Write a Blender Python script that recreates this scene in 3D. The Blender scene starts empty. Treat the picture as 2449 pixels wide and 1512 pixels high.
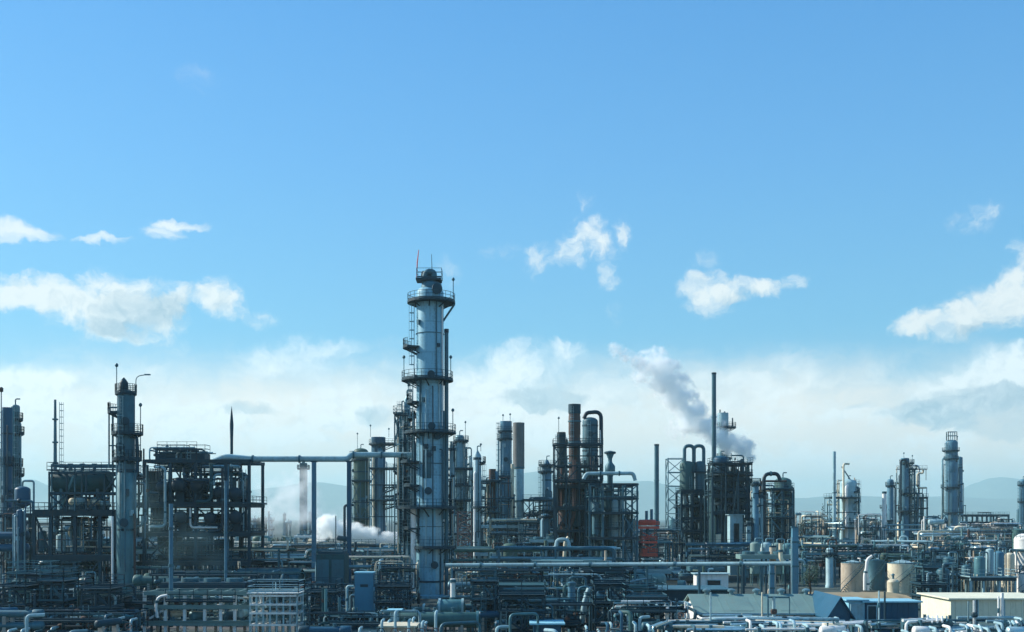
import bpy, math, random
from mathutils import Vector, Matrix, noise as mnoise
R = math.radians
RNG = random.Random(7)
S = bpy.context.scene
COL = S.collection
F, CX, YH, HC = 2626.0, 1224.5, 1240.0, 12.0     # focal length / centre / horizon in photo units, eye height in metres

# ------------------------------------------------------------------ mesh builder
class MB:
    def __init__(s): s.v = []; s.f = []; s.smooth = False
    def add(s, vs, fs):
        o = len(s.v); s.v += [tuple(v) for v in vs]; s.f += [tuple(i + o for i in f) for f in fs]; return s
    def box(s, c, d, rz=0.0):
        x, y, z = d[0]/2, d[1]/2, d[2]/2; ca, sa = math.cos(rz), math.sin(rz); vs = []
        for a, b, e in ((-x,-y,-z),(x,-y,-z),(x,y,-z),(-x,y,-z),(-x,-y,z),(x,-y,z),(x,y,z),(-x,y,z)):
            vs.append((c[0]+a*ca-b*sa, c[1]+a*sa+b*ca, c[2]+e))
        return s.add(vs, [(3,2,1,0),(4,5,6,7),(0,1,5,4),(1,2,6,5),(2,3,7,6),(3,0,4,7)])
    def beam(s, p, q, w=0.25, h=None):
        p, q = Vector(p), Vector(q); h = h or w; d = (q-p)
        if d.length < 1e-5: return s
        d.normalize(); up = Vector((0,0,1)) if abs(d.z) < 0.95 else Vector((0,1,0))
        a = d.cross(up).normalized(); b = a.cross(d).normalized(); a *= w/2; b *= h/2
        vs = [p-a-b, p+a-b, p+a+b, p-a+b, q-a-b, q+a-b, q+a+b, q-a+b]
        return s.add(vs, [(0,1,2,3),(7,6,5,4),(4,5,1,0),(5,6,2,1),(6,7,3,2),(7,4,0,3)])
    def tube(s, pts, r, n=8, caps=True):
        pts = [Vector(p) for p in pts]; m = len(pts)
        if m < 2: return s
        rs = r if isinstance(r, (list, tuple)) else [r]*m
        t0 = (pts[1]-pts[0]).normalized(); up = Vector((0,0,1)) if abs(t0.z) < 0.9 else Vector((0,1,0))
        a = t0.cross(up).normalized(); vs = []; fs = []
        for i in range(m):
            t = (pts[min(i+1,m-1)]-pts[max(i-1,0)])
            if t.length < 1e-7: t = t0.copy()
            t.normalize(); a = (a - t*a.dot(t)); a = a.normalized() if a.length > 1e-6 else t.orthogonal().normalized()
            b = t.cross(a)
            for j in range(n):
                w = 2*math.pi*j/n; vs.append(pts[i] + (a*math.cos(w)+b*math.sin(w))*rs[i])
        for i in range(m-1):
            for j in range(n):
                k = (j+1) % n; fs.append((i*n+j, i*n+k, (i+1)*n+k, (i+1)*n+j))
        if caps: fs.append(tuple(reversed(range(n)))); fs.append(tuple((m-1)*n+j for j in range(n)))
        s.smooth = True
        return s.add(vs, fs)
    def cyl(s, c, r, z0, z1, n=16, r1=None): return s.lathe([(r, z0), (r if r1 is None else r1, z1)], c, n)
    def lathe(s, prof, c=(0,0), n=20, a0=0.0, a1=None):
        full = a1 is None; a1 = 2*math.pi if full else a1; k = n if full else n+1; vs = []; fs = []
        for r, z in prof:
            for j in range(k):
                w = a0 + (a1-a0)*j/n; vs.append((c[0]+max(r,1e-4)*math.cos(w), c[1]+max(r,1e-4)*math.sin(w), z))
        m = len(prof)
        for i in range(m-1):
            for j in range(n):
                q = (j+1) % k if full else j+1; fs.append((i*k+j, i*k+q, (i+1)*k+q, (i+1)*k+j))
        if full: fs.append(tuple(reversed(range(k)))); fs.append(tuple((m-1)*k+j for j in range(k)))
        s.smooth = True
        return s.add(vs, fs)
    def hcyl(s, p, q, r, n=16, dome=True):          # drum with dished ends between p and q
        p, q = Vector(p), Vector(q); d = (q-p).normalized(); e = r*0.45
        if dome: return s.tube([p-d*e, p-d*e*0.8, p-d*e*0.4, p, q, q+d*e*0.4, q+d*e*0.8, q+d*e], [r*.12, r*.6, r*.92, r, r, r*.92, r*.6, r*.12], n)
        return s.tube([p, q], r, n)
    def deck(s, c, ri, ro, z, t=0.22, a0=0.0, a1=None, n=28, off=(0,0)):   # ring or sector slab
        full = a1 is None; b1 = 2*math.pi if full else a1; k = n if full else n+1; vs = []; fs = []
        for j in range(k):
            w = a0 + (b1-a0)*j/n; ca, sa = math.cos(w), math.sin(w)
            pi_ = (c[0]+ri*ca, c[1]+ri*sa); po = (c[0]+off[0]+ro*ca, c[1]+off[1]+ro*sa)
            vs += [(pi_[0],pi_[1],z),(po[0],po[1],z),(po[0],po[1],z-t),(pi_[0],pi_[1],z-t)]
        for j in range(n):
            q = (j+1) % k if full else j+1
            for e in range(4): fs.append((j*4+e, j*4+(e+1) % 4, q*4+(e+1) % 4, q*4+e))
        if not full: fs += [(0,1,2,3), ((k-1)*4+3,(k-1)*4+2,(k-1)*4+1,(k-1)*4)]
        return s.add(vs, fs)
    def rail(s, pts, h=1.15, t=0.055, step=1.6, closed=False):           # handrail along a polyline on deck level
        pts = [Vector(p) for p in pts]
        if closed: pts.append(pts[0])
        for hh in (h, h*0.55, 0.12):
            for a, b in zip(pts, pts[1:]): s.beam(a+Vector((0,0,hh)), b+Vector((0,0,hh)), t, t if hh > .2 else .16)
        for a, b in zip(pts, pts[1:]):
            m = max(1, int((b-a).length/step))
            for i in range(m+1):
                p = a.lerp(b, i/m); s.beam(p, p+Vector((0,0,h)), t)
        return s

def fillet(pts, r, n=4):
    pts = [Vector(p) for p in pts]; out = [pts[0]]
    for a, b, c in zip(pts, pts[1:], pts[2:]):
        u, v = (a-b), (c-b); k = min(r, u.length*.48, v.length*.48)
        if k < 1e-4: continue
        p, q = b+u.normalized()*k, b+v.normalized()*k
        for i in range(n+1):
            t = i/n; out.append(p*(1-t)**2 + b*2*t*(1-t) + q*t*t)
    out.append(pts[-1]); return out

# ------------------------------------------------------------------ materials
def nd(nt, t, **kw):
    n = nt.nodes.new(t)
    for k, v in kw.items(): setattr(n, k, v)
    return n
def math_(nt, op, a, b=None, clamp=False):
    n = nd(nt, 'ShaderNodeMath', operation=op, use_clamp=clamp)
    for i, v in enumerate((a, b)):
        if v is None: continue
        if isinstance(v, (int, float)): n.inputs[i].default_value = v
        else: nt.links.new(v, n.inputs[i])
    return n.outputs[0]
def ramp(nt, fac, stops):
    n = nd(nt, 'ShaderNodeValToRGB'); el = n.color_ramp.elements
    while len(el) < len(stops): el.new(0.5)
    for e, (p, c) in zip(el, stops): e.position = p; e.color = (*c, 1) if len(c) == 3 else c
    nt.links.new(fac, n.inputs[0]); return n.outputs[0]
def mixc(nt, fac, a, b, mode='MIX'):
    n = nd(nt, 'ShaderNodeMix', data_type='RGBA', blend_type=mode)
    for i, v in ((0, fac), (6, a), (7, b)):
        if hasattr(v, 'links'): nt.links.new(v, n.inputs[i])
        elif isinstance(v, (int, float)): n.inputs[i].default_value = v
        else: n.inputs[i].default_value = (*v, 1)
    return n.outputs[2]

MATS = {}
def paint(name, rgb, rough=0.55, metal=0.0, dirt=(0.10,0.075,0.05), amount=0.35, var=0.28, scale=0.35, bump=0.15, plates=0.0):
    """weathered painted or bare metal: blotchy tone, vertical run-down streaks of dirt or rust, slight dents"""
    if name.split('_')[0] not in ('cream','tan','yellow','rust','red','brown','warm','concrete','bark','white'): rgb = (rgb[0]*.74, rgb[1]*1.02, rgb[2]*1.12); dirt = (dirt[0]*.75, dirt[1]*.95, dirt[2]*1.1)
    m = bpy.data.materials.new(name); m.use_nodes = True; nt = m.node_tree; b = nt.nodes['Principled BSDF']; L = nt.links.new
    tc = nd(nt, 'ShaderNodeTexCoord'); oi = nd(nt, 'ShaderNodeObjectInfo')
    off = nd(nt, 'ShaderNodeVectorMath', operation='MULTIPLY_ADD'); L(oi.outputs['Random'], off.inputs[0]); off.inputs[1].default_value = (57, 91, 43); L(tc.outputs['Object'], off.inputs[2])
    def noise(scl, detail, rgh=.6):
        mp = nd(nt, 'ShaderNodeMapping'); mp.inputs['Scale'].default_value = scl; L(off.outputs[0], mp.inputs[0])
        n = nd(nt, 'ShaderNodeTexNoise'); n.inputs['Scale'].default_value = 1.0; n.inputs['Detail'].default_value = detail; n.inputs['Roughness'].default_value = rgh; L(mp.outputs[0], n.inputs[0]); return n.outputs[0]
    blot = noise((scale,)*3, 5.0); strk = noise((2.4, 2.4, 0.16), 4.0, .65); fine = noise((3.1,)*3, 3.0)
    lo = tuple(c*(1-var) for c in rgb); hi = tuple(min(1, c*(1+var*.8)) for c in rgb)
    tint = mixc(nt, math_(nt, 'MULTIPLY', oi.outputs['Random'], 0.35), ramp(nt, blot, [(.3, lo), (.7, hi)]), tuple(c*.72 for c in rgb))
    mask = math_(nt, 'MULTIPLY', ramp(nt, math_(nt, 'ADD', math_(nt, 'MULTIPLY', strk, .65), math_(nt, 'MULTIPLY', fine, .4)), [(.52, (0,)*3), (.72, (1,)*3)]), amount*1.6, True)
    colr = mixc(nt, mask, tint, dirt)
    h = fine
    if plates:
        sx = nd(nt, 'ShaderNodeSeparateXYZ'); L(tc.outputs['Object'], sx.inputs[0])
        fr = math_(nt, 'FRACT', math_(nt, 'DIVIDE', sx.outputs[2], plates)); ln = math_(nt, 'LESS_THAN', fr, 0.035)
        colr = mixc(nt, math_(nt, 'MULTIPLY', ln, .55), colr, tuple(c*.45 for c in rgb))
        pl = nd(nt, 'ShaderNodeTexWhiteNoise', noise_dimensions='1D'); L(math_(nt, 'FLOOR', math_(nt, 'DIVIDE', sx.outputs[2], plates)), pl.inputs['W'])
        colr = mixc(nt, math_(nt, 'MULTIPLY', pl.outputs[0], .3), colr, tuple(min(1, c*1.45) for c in rgb))
    L(colr, b.inputs['Base Color']); b.inputs['Metallic'].default_value = metal; b.inputs['Specular IOR Level'].default_value = .32
    L(ramp(nt, blot, [(.3, (max(.1, rough-.12),)*3), (.75, (min(1, rough+.15),)*3)]), b.inputs['Roughness'])
    if bump:
        bp = nd(nt, 'ShaderNodeBump'); bp.inputs['Strength'].default_value = bump; bp.inputs['Distance'].default_value = .06; L(h, bp.inputs['Height']); L(bp.outputs[0], b.inputs['Normal'])
    MATS[name] = m; return m

paint('column_paint', (.245,.385,.44), .46, 0.05, (.09,.095,.09), .5, .26, .14, .14, 4.6)
paint('blue_grey', (.092,.19,.245), .5, 0, (.06,.07,.07), .3)
paint('pale_grey', (.40,.46,.46), .5, 0, (.22,.17,.12), .35)
paint('galvanised', (.20,.27,.285), .42, .35, (.12,.10,.08), .3)
paint('insulation', (.62,.65,.64), .36, .55, (.28,.24,.19), .3)
paint('white_paint', (.78,.79,.76), .45, 0, (.34,.29,.22), .3, .12)
paint('cream_paint', (.66,.60,.45), .6, 0, (.28,.21,.13), .35)
paint('tan_paint', (.50,.43,.33), .65, 0, (.15,.10,.07), .4)
paint('yellow_panel', (.72,.71,.55), .6, 0, (.42,.38,.26), .3, .08)
paint('olive_green', (.085,.12,.085), .6, 0, (.06,.05,.035), .4)
paint('dull_green', (.055,.115,.105), .55, 0, (.04,.045,.04), .35)
paint('dark_green', (.013,.064,.068), .6, 0, (.02,.02,.02), .4)
paint('dark_steel', (.012,.050,.068), .6, .1, (.045,.035,.028), .3)
paint('teal_steel', (.045,.12,.145), .55, 0, (.04,.04,.035), .35)
paint('mid_steel', (.060,.135,.160), .5, .2, (.09,.06,.04), .4)
paint('grating', (.015,.043,.056), .6, .3, (.07,.045,.03), .35)
paint('black_pipe', (.009,.032,.045), .45, 0, (.04,.03,.025), .25)
paint('rust_paint', (.078,.052,.046), .7, 0, (.055,.04,.035), .5)
paint('rust_pink', (.20,.125,.11), .65, 0, (.11,.06,.04), .45)
paint('sooty_brown', (.042,.060,.062), .7, 0, (.06,.05,.045), .4)
paint('warm_grey', (.16,.17,.165), .7, 0, (.08,.07,.06), .4)
paint('red_paint', (.72,.11,.07), .5, 0, (.16,.04,.03), .3)
paint('blue_panel', (.065,.21,.29), .45, 0, (.06,.14,.18), .25, .15)
paint('deep_blue', (.013,.08,.13), .5, 0, (.03,.07,.09), .25, .15)
paint('light_blue', (.34,.55,.62), .5, 0, (.18,.25,.26), .25, .15)
paint('duct_teal', (.10,.20,.21), .45, .1, (.08,.09,.08), .3)
paint('roof_sheet', (.20,.245,.215), .6, 0, (.22,.20,.16), .35, .15)
paint('concrete', (.33,.32,.29), .9, 0, (.16,.14,.11), .4)
paint('brown_box', (.36,.27,.20), .7, 0, (.16,.11,.08), .35)
paint('window_dark', (.012,.02,.026), .2, 0, (.03,.03,.03), .1)
paint('bark', (.06,.045,.035), .9, 0, (.03,.025,.02), .4)

def leaf_mat(name, rgb):
    m = bpy.data.materials.new(name); m.use_nodes = True; nt = m.node_tree; b = nt.nodes['Principled BSDF']
    g = nd(nt, 'ShaderNodeNewGeometry'); c = ramp(nt, g.outputs['Random Per Island'], [(0, tuple(x*.45 for x in rgb)), (.6, rgb), (1, tuple(x*1.7 for x in rgb))])
    nt.links.new(c, b.inputs['Base Color']); b.inputs['Roughness'].default_value = .7; MATS[name] = m
leaf_mat('leaf_green', (.035,.085,.055)); leaf_mat('leaf_dark', (.018,.05,.042))

# ------------------------------------------------------------------ objects
def link_mesh(name, mb, mat, parent=None, smooth=None):
    me = bpy.data.meshes.new(name); me.from_pydata(mb.v, [], mb.f); me.validate(); me.update()
    if (mb.smooth if smooth is None else smooth) and len(me.polygons):
        me.polygons.foreach_set('use_smooth', [len(p.vertices) <= 4 for p in me.polygons])
        try: me.set_sharp_from_angle(angle=R(40))
        except Exception: pass
    me.materials.append(MATS[mat] if isinstance(mat, str) else mat)
    o = bpy.data.objects.new(name, me); COL.objects.link(o)
    if parent is not None: o.parent = parent
    return o
AUTO = []          # things whose label gets its landmark at the end
FOOT = []          # taken footprints (x, y, r)
def tag(o, label, cat, group=None, px=None, D=None):
    o['category'] = cat
    if group: o['group'] = group
    if label.startswith('*'): AUTO.append((o, label[1:], px, D))
    else: o['label'] = label
class T:
    """a thing: an Empty on the ground at photo column px, D metres out; local x/z come from photo units at that depth"""
    def __init__(s, name, label, cat, px, D, group=None, z0=0.0, foot=None):
        s.k = D/F; s.px = px; s.D = D; s.z0 = z0
        s.root = bpy.data.objects.new(name, None); COL.objects.link(s.root); s.root.location = ((px-CX)*s.k, D, z0); s.root.empty_display_size = .5
        tag(s.root, label, cat, group, px, D)
        if foot: FOOT.append((s.root.location.x, D, foot))
    def x(s, px): return (px-s.px)*s.k
    def z(s, py): return HC + (YH-py)*s.k - s.z0
    def p(s, name, mb, mat, parent=None): return link_mesh(name, mb, mat, parent or s.root)
def solo(name, label, cat, px, D, mb, mat, group=None, z0=0.0):
    o = link_mesh(name, mb, mat); o.location = ((px-CX)*D/F, D, z0); tag(o, label, cat, group, px, D); return o
def W(px, py, D): return Vector(((px-CX)*D/F, D, HC+(YH-py)*D/F))
EXPOSURE = 0.6; SUN_E = 5.0; SKY_S = 0.079
GAIN = [(0, (.74,1.18,1.8)), (.11, (.78,1.06,1.3)), (.34, (.46,1.00,1.27)), (.63, (.50,1.11,1.48)), (.87, (.46,1.12,1.58)), (1, (.43,1.10,1.58))]
HUE = [(0, (.50,.70,.75)), (.11, (.52,.76,.84)), (.34, (.19,.575,.93)), (.63, (.125,.45,.915)), (.87, (.088,.38,.85)), (1, (.078,.355,.81))]
C_WHITE = (.98,1.03,1.03); C_SHADE = (.42,.59,.72); C_VEIL = (1.22,1.12,1.0)
HAZE_D = 0.00013
# ------------------------------------------------------------------ kit of plant parts
def shell_profile(r, z0, z1, top='dome', skirt=True):
    pr = [(r*1.12, z0), (r*1.12, z0+.4), (r, z0+.5)] if skirt else [(r, z0)]
    if top == 'dome':
        h = r*.55; pr += [(r, z1-h)] + [(r*math.cos(a*math.pi/12), z1-h+h*math.sin(a*math.pi/12)) for a in range(1, 6)] + [(r*.02, z1)]
    elif top == 'cone': pr += [(r, z1-r*1.3), (r*.3, z1-r*.1), (r*.28, z1)]
    else: pr += [(r, z1)]
    return pr

def platform(t, c, r, z, rl, rr, arc=None, mat='grating', cols='dark_steel', rail=True, t_=.28):
    """walkway round a column: rl/rr = how far it reaches from the column axis to either side"""
    ro = (rl+rr)/2; off = ((rr-rl)/2, 0); a0, a1 = arc if arc else (0, None)
    d = MB().deck(c, r*1.01, ro, z, t_, a0, a1, 28, off)
    b1 = a1 if arc else 2*math.pi; nb = 8 if not arc else 4
    for i in range(nb + (1 if arc else 0)):
        w = a0 + (b1-a0)*i/nb; q = (c[0]+off[0]+ro*.93*math.cos(w), c[1]+off[1]+ro*.93*math.sin(w)); p = (c[0]+r*math.cos(w), c[1]+r*math.sin(w))
        ln = math.hypot(q[0]-p[0], q[1]-p[1]); d.beam((p[0], p[1], z-t_-min(ln*.5, 1.3)), (q[0], q[1], z-t_), .14)
    po = t.p('platform', d, mat)
    if rail:
        m = 22 if not arc else 12
        pts = [(c[0]+off[0]+ro*.98*math.cos(a0+(b1-a0)*i/m), c[1]+off[1]+ro*.98*math.sin(a0+(b1-a0)*i/m), z) for i in range(m + (1 if arc else 0))]
        t.p('railing', MB().rail(pts, closed=not arc, step=2.2), cols, po)
    return po

def ladder(t, p, z0, z1, out, mat='galvanised', cage=True):
    """caged ladder standing at local xy p, facing direction out (unit xy)"""
    o = Vector((out[0], out[1], 0)).normalized(); sd = Vector((-o.y, o.x, 0)); b = Vector((p[0], p[1], 0)); m = MB()
    for s in (-.25, .25): m.beam(b+sd*s+Vector((0,0,z0)), b+sd*s+Vector((0,0,z1)), .07)
    n = int((z1-z0)/.45)
    for i in range(n): m.beam(b-sd*.25+Vector((0,0,z0+.45*i+.2)), b+sd*.25+Vector((0,0,z0+.45*i+.2)), .045)
    lad = t.p('ladder', m, mat)
    if cage:
        g = MB(); zz = z0+2.2; ring = [b + sd*.38*math.cos(a*math.pi/6) + o*.75*math.sin(a*math.pi/6) for a in range(7)]
        while zz < z1:
            for u, v in zip(ring, ring[1:]): g.beam(u+Vector((0,0,zz)), v+Vector((0,0,zz)), .05, .09)
            zz += 1.3
        for q in (1, 3, 5): g.beam(ring[q]+Vector((0,0,z0+2.1)), ring[q]+Vector((0,0,z1)), .045)
        if z1-z0 > 3: t.p('ladder_cage', g, mat, lad)
    return lad

def pole_lamp(t, x, y, z0, z1, mat='mid_steel', arm=0.0, parent=None):
    m = MB(); pts = [(x,y,z0),(x,y,z1)] if not arm else fillet([(x,y,z0),(x,y,z1),(x+arm,y,z1+.15*abs(arm))], abs(arm)*.6, 5)
    m.tube(pts, .06, 6); po = t.p('lamp_pole', m, mat, parent)
    e = pts[-1]; h = MB()
    if arm: h.box((e[0]+.15*(1 if arm > 0 else -1), e[1], e[2]), (.75, .3, .16))
    else: h.lathe([(.08,e[2]-.02),(.22,e[2]+.12),(.24,e[2]+.3),(.1,e[2]+.5)], (e[0],e[1]), 8)
    t.p('lamp_head', h, mat, po)

def nozzle(t, c, r, z, ang, ln=.6, rad=.35, mat='dark_steel', name='manhole'):
    p = Vector((c[0]+r*.97*math.cos(ang), c[1]+r*.97*math.sin(ang), z)); q = p + Vector((math.cos(ang), math.sin(ang), 0))*ln; m = MB().tube([p, q], rad, 12)
    d = (q-p).normalized(); m.tube([q-d*.02, q+d*.14], rad*1.35, 14); return t.p(name, m, mat)

def column(name, label, cat, l, r, top, D, mat, topk='dome', plats=(), lad=None, pipes=(), group=None, bot=None, manholes=(), lamps=(), bands=(), vents=1, n=26, pm='grating', rm='dark_steel', skirt=True):
    """upright process column between photo columns l..r; plats = (y, reach left, reach right[, arc]) in photo units"""
    px = (l+r)/2; rad = (r-l)/2*D/F; t = T(name, label, cat, px, D, group, foot=rad*1.6)
    z1 = t.z(top); z0 = 0 if bot is None else t.z(bot); t.rad = rad
    t.p('shell', MB().lathe(shell_profile(rad, z0, z1, topk, skirt), (0,0), n), mat)
    for y, z_ in bands:
        zz = t.z(y); t.p('band', MB().lathe([(rad*1.004, zz-.02), (rad*1.05, zz), (rad*1.05, zz+z_), (rad*1.004, zz+z_+.02)], (0,0), n), 'dark_steel')
    for pl in plats:
        y, a, b = pl[:3]; platform(t, (0,0), rad, t.z(y), max((px-a)*t.k, rad*1.05), max((b-px)*t.k, rad*1.05), pl[3] if len(pl) > 3 else None, pm, rm)
    if lad:
        a, y0, y1 = lad; w = R(a); ladder(t, ((rad+.35)*math.cos(w), (rad+.35)*math.sin(w)), t.z(y1), t.z(y0), (math.cos(w), math.sin(w)))
    for pp in pipes:      # (px, y_top, y_bot, radius px, depth offset in radii, mat)
        x, y0, y1, pr, dy, m_ = pp; xx = t.x(x); yy = dy*rad; pr_ = pr*t.k; za, zb = t.z(y0), t.z(y1); s = -1 if xx > 0 else 1
        pts = [(xx, yy, zb), (xx, yy, za), (xx + s*min(abs(xx), rad*.9), yy*.2, za)]
        t.p('pipe', MB().tube(fillet(pts, pr_*3, 4), pr_, 10), m_)
        for i in range(1, int((za-zb)/5)+1):
            z_ = zb + 5*i - 2
            if z_ < za: t.p('clamp', MB().beam((xx, yy, z_), (s*-1*rad*.5 if abs(xx) > rad*.5 else xx*.5, 0, z_), .16), 'dark_steel')
    for y, a in manholes: nozzle(t, (0,0), rad, t.z(y), R(a), .45, min(.42, rad*.4))
    if vents and topk != 'flat':
        m = MB().tube(fillet([(0,0,z1-.1),(0,0,z1+1.0),(.8,0,z1+1.0)], .3), .12, 8); t.p('vent_pipe', m, 'mid_steel')
    dr = random.Random(int(px*7+top)); hh = z1-z0; th_ = [a for a in range(-160, -15, 12)]; dr.shuffle(th_)
    if hh > 9 and rad > .5:                      # small bore lines, boxes and nozzles on the side one sees
        for i in range(min(5, 2+int(hh/10))):
            w = R(th_.pop()); q = rad+.16+dr.uniform(0,.12); za, zb = z0+hh*dr.uniform(.45,.97), z0+hh*dr.uniform(0,.4); c_, s_ = math.cos(w), math.sin(w); m = MB().tube(fillet([(rad*.95*c_, rad*.95*s_, za),(q*c_*1.1,q*s_*1.1,za),(q*c_*1.1,q*s_*1.1,zb)], .25), dr.choice((.06,.09,.13)), 6)
            t.p('small_pipe', m, dr.choice(('dark_steel','mid_steel','pale_grey','galvanised','black_pipe')))
        for i in range(3):
            w = R(th_.pop()); z_ = z0+hh*dr.uniform(.15,.9); t.p('junction_box', MB().box(((rad+.12)*math.cos(w),(rad+.12)*math.sin(w),z_), (.5,.45,dr.uniform(.5,.9)), w), dr.choice(('dark_steel','mid_steel','pale_grey')))
        for i in range(2): nozzle(t, (0,0), rad, z0+hh*dr.uniform(.2,.92), R(th_.pop()), .35, dr.uniform(.16,.3), 'dark_steel', 'nozzle')
        w = dr.uniform(-2.6,-1.2); za = z0+hh*dr.uniform(.2,.7); t.p('patch_plate', MB().lathe([(rad*1.008,za),(rad*1.014,za+.02),(rad*1.014,za+hh*.09),(rad*1.008,za+hh*.09+.02)], (0,0), 5, w, w+dr.uniform(.5,1.1)), dr.choice((mat,'mid_steel','galvanised')))
    for x, y0, y1, arm in lamps: pole_lamp(t, t.x(x), 0 if abs(t.x(x)) > rad else -rad*.5, t.z(y0), t.z(y1), 'mid_steel', arm)
    return t

def stack(name, label, l, r, top, D, mat, cat='chimney', taper=1.0, rim='dark_steel', rimh=14, group=None, bands=(), flat=True, lad=None, bot=None):
    px = (l+r)/2; rad = (r-l)/2*D/F; t = T(name, label, cat, px, D, group, foot=rad*1.6); z1 = t.z(top); zb = 0 if bot is None else t.z(bot)
    t.rad = rad; m = MB().lathe([(rad*1.5, zb), (rad*1.5, zb+.5), (rad*1.0, zb+min(3, z1*.12)), (rad*(1+taper)/2, z1*.6+zb*.4), (rad*taper, z1), (rad*taper*.86, z1), (rad*taper*.86, z1-2)], (0,0), 20)
    t.p('flue', m, mat)
    if rim: 
        zz = z1 - rimh*t.k; t.p('rim', MB().lathe([(rad*taper*1.01, zz), (rad*taper*1.1, zz+.1), (rad*taper*1.1, z1+.06), (rad*taper*.9, z1+.06), (rad*taper*.88, z1-.6)], (0,0), 20), rim)
    for y in bands:
        zz = t.z(y); t.p('flange', MB().lathe([(rad*.98, zz), (rad*1.14, zz+.03), (rad*1.14, zz+.3), (rad*.98, zz+.33)], (0,0), 20), 'mid_steel')
    if lad is not None:
        w = R(lad); ladder(t, ((rad*1.03+.3)*math.cos(w), (rad*1.03+.3)*math.sin(w)), zb+2, z1-.5, (math.cos(w), math.sin(w)))
    return t

def frame(name, label, xs, D, dep, lv, mat='dark_steel', bot=None, cat='steel frame', group=None, braces=(), rails=(), decks=True, w=.34, dmat='grating', top_ext=0, dl=0, dr=0, thin=.5, rows=2):
    """open multi-level steel structure; xs = photo columns of its posts, lv = photo heights of its floors (top first), dep = depth in metres"""
    t = T(name, label, cat, (xs[0]+xs[-1])/2, D, group); X = [t.x(a) for a in xs]; Z = [t.z(y) for y in lv]; zb = 0 if bot is None else t.z(bot); zt = max(Z)+top_ext
    Y = [0, dep] if rows == 2 else [dep*i/(rows-1) for i in range(rows)]
    for yy in Y:
        for a in X: t.p('post', MB().beam((a, yy, zb), (a, yy, zt), w), mat)
    for i, zz in enumerate(Z):
        m = MB(); x0, x1 = X[0]-dl*t.k, X[-1]+dr*t.k
        for yy in Y: m.beam((x0, yy-w*.62, zz-.2), (x1, yy-w*.62, zz-.2), .18, thin)
        for a in X: m.beam((a+w*.6, Y[0], zz-.22), (a+w*.6, Y[-1], zz-.22), .16, thin*.8)
        if decks is True or (decks and i in decks): m.box(((x0+x1)/2, dep/2, zz+.06), (x1-x0+.5, dep+.7, .08))
        fl = t.p('floor_deck' if decks is True or (decks and i in decks) else 'beam_ring', m, dmat if decks else mat)
        if i in rails: t.p('railing', MB().rail([(x0-.2,-.3,zz+.1),(x1+.2,-.3,zz+.1),(x1+.2,dep+.3,zz+.1),(x0-.2,dep+.3,zz+.1)], closed=True, step=2.0), mat, fl)
    ZZ = [zb]+sorted(Z)
    for b in braces:      # (bay, storey from the ground, kind)
        i, j, kd = b; a0, a1, z0, z1 = X[i], X[i+1], ZZ[j], ZZ[j+1]-.4; m = MB()
        if kd in 'x/': m.beam((a0,-.05,z0), (a1,-.05,z1), .2)
        if kd in 'x\\': m.beam((a1,.2,z0), (a0,.2,z1), .2)
        if kd == 'v': m.beam((a0,0,z1), ((a0+a1)/2,0,z0), .2); m.beam((a1,0,z1), ((a0+a1)/2,0,z0), .2)
        if kd == '^': m.beam((a0,0,z0), ((a0+a1)/2,0,z1), .2); m.beam((a1,0,z0), ((a0+a1)/2,0,z1), .2)
        t.p('brace', m, mat)
    t.X, t.Z = X, Z
    return t

def lattice(name, label, l, r, top, D, bays, mat='galvanised', bot=None, cat='lattice tower', group=None, w=.16):
    t = T(name, label, cat, (l+r)/2, D, group); h = (r-l)/2*t.k; z1 = t.z(top); z0 = 0 if bot is None else t.z(bot)
    cs = [(-h,0),(h,0),(h,2*h),(-h,2*h)]
    for c in cs: t.p('leg', MB().beam((*c, z0), (*c, z1), w*1.3), mat)
    for i in range(bays):
        a, b = z0+(z1-z0)*i/bays, z0+(z1-z0)*(i+1)/bays; m = MB()
        for (c, d) in zip(cs, cs[1:]+cs[:1]):
            m.beam((*c, b-.05), (*d, b-.05), w)
            if i % 2: m.beam((*c, a), (*d, b), w)
            else: m.beam((*d, a), (*c, b), w)
        t.p('bracing_bay', m, mat)
    return t

def pipe(name, label, pts, r, mat, cat='pipe', group=None, fl=(), bend=4.0, supports=(), smat='dark_steel'):
    """pipe run through photo points (px, py, D); r in photo units at the first point; supports drop posts to the ground"""
    D0 = pts[0][2]; base = W(pts[0][0], YH, D0); base.z = 0; P = [W(*p)-base for p in pts]; rr = r*D0/F
    t = T(name, label, cat, pts[0][0], D0, group)
    t.p('pipe_run', MB().tube(fillet(P, rr*bend, 5), rr, 12), mat)
    for i, f in enumerate(fl):
        seg, u = int(f), f-int(f); a, b = P[seg], P[seg+1]; q = a.lerp(b, u); d = (b-a).normalized()
        t.p('flange', MB().tube([q-d*.14, q+d*.14], rr*1.35, 12), 'mid_steel')
    for f in supports:
        seg, u = int(f), f-int(f); q = P[seg].lerp(P[seg+1], u); m = MB().beam((q.x, q.y, 0), (q.x, q.y, q.z-rr*1.02), .26); m.box((q.x, q.y, q.z-rr-.1), (rr*2.6, .5, .16)); t.p('support_post', m, smat)
    return t

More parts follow.
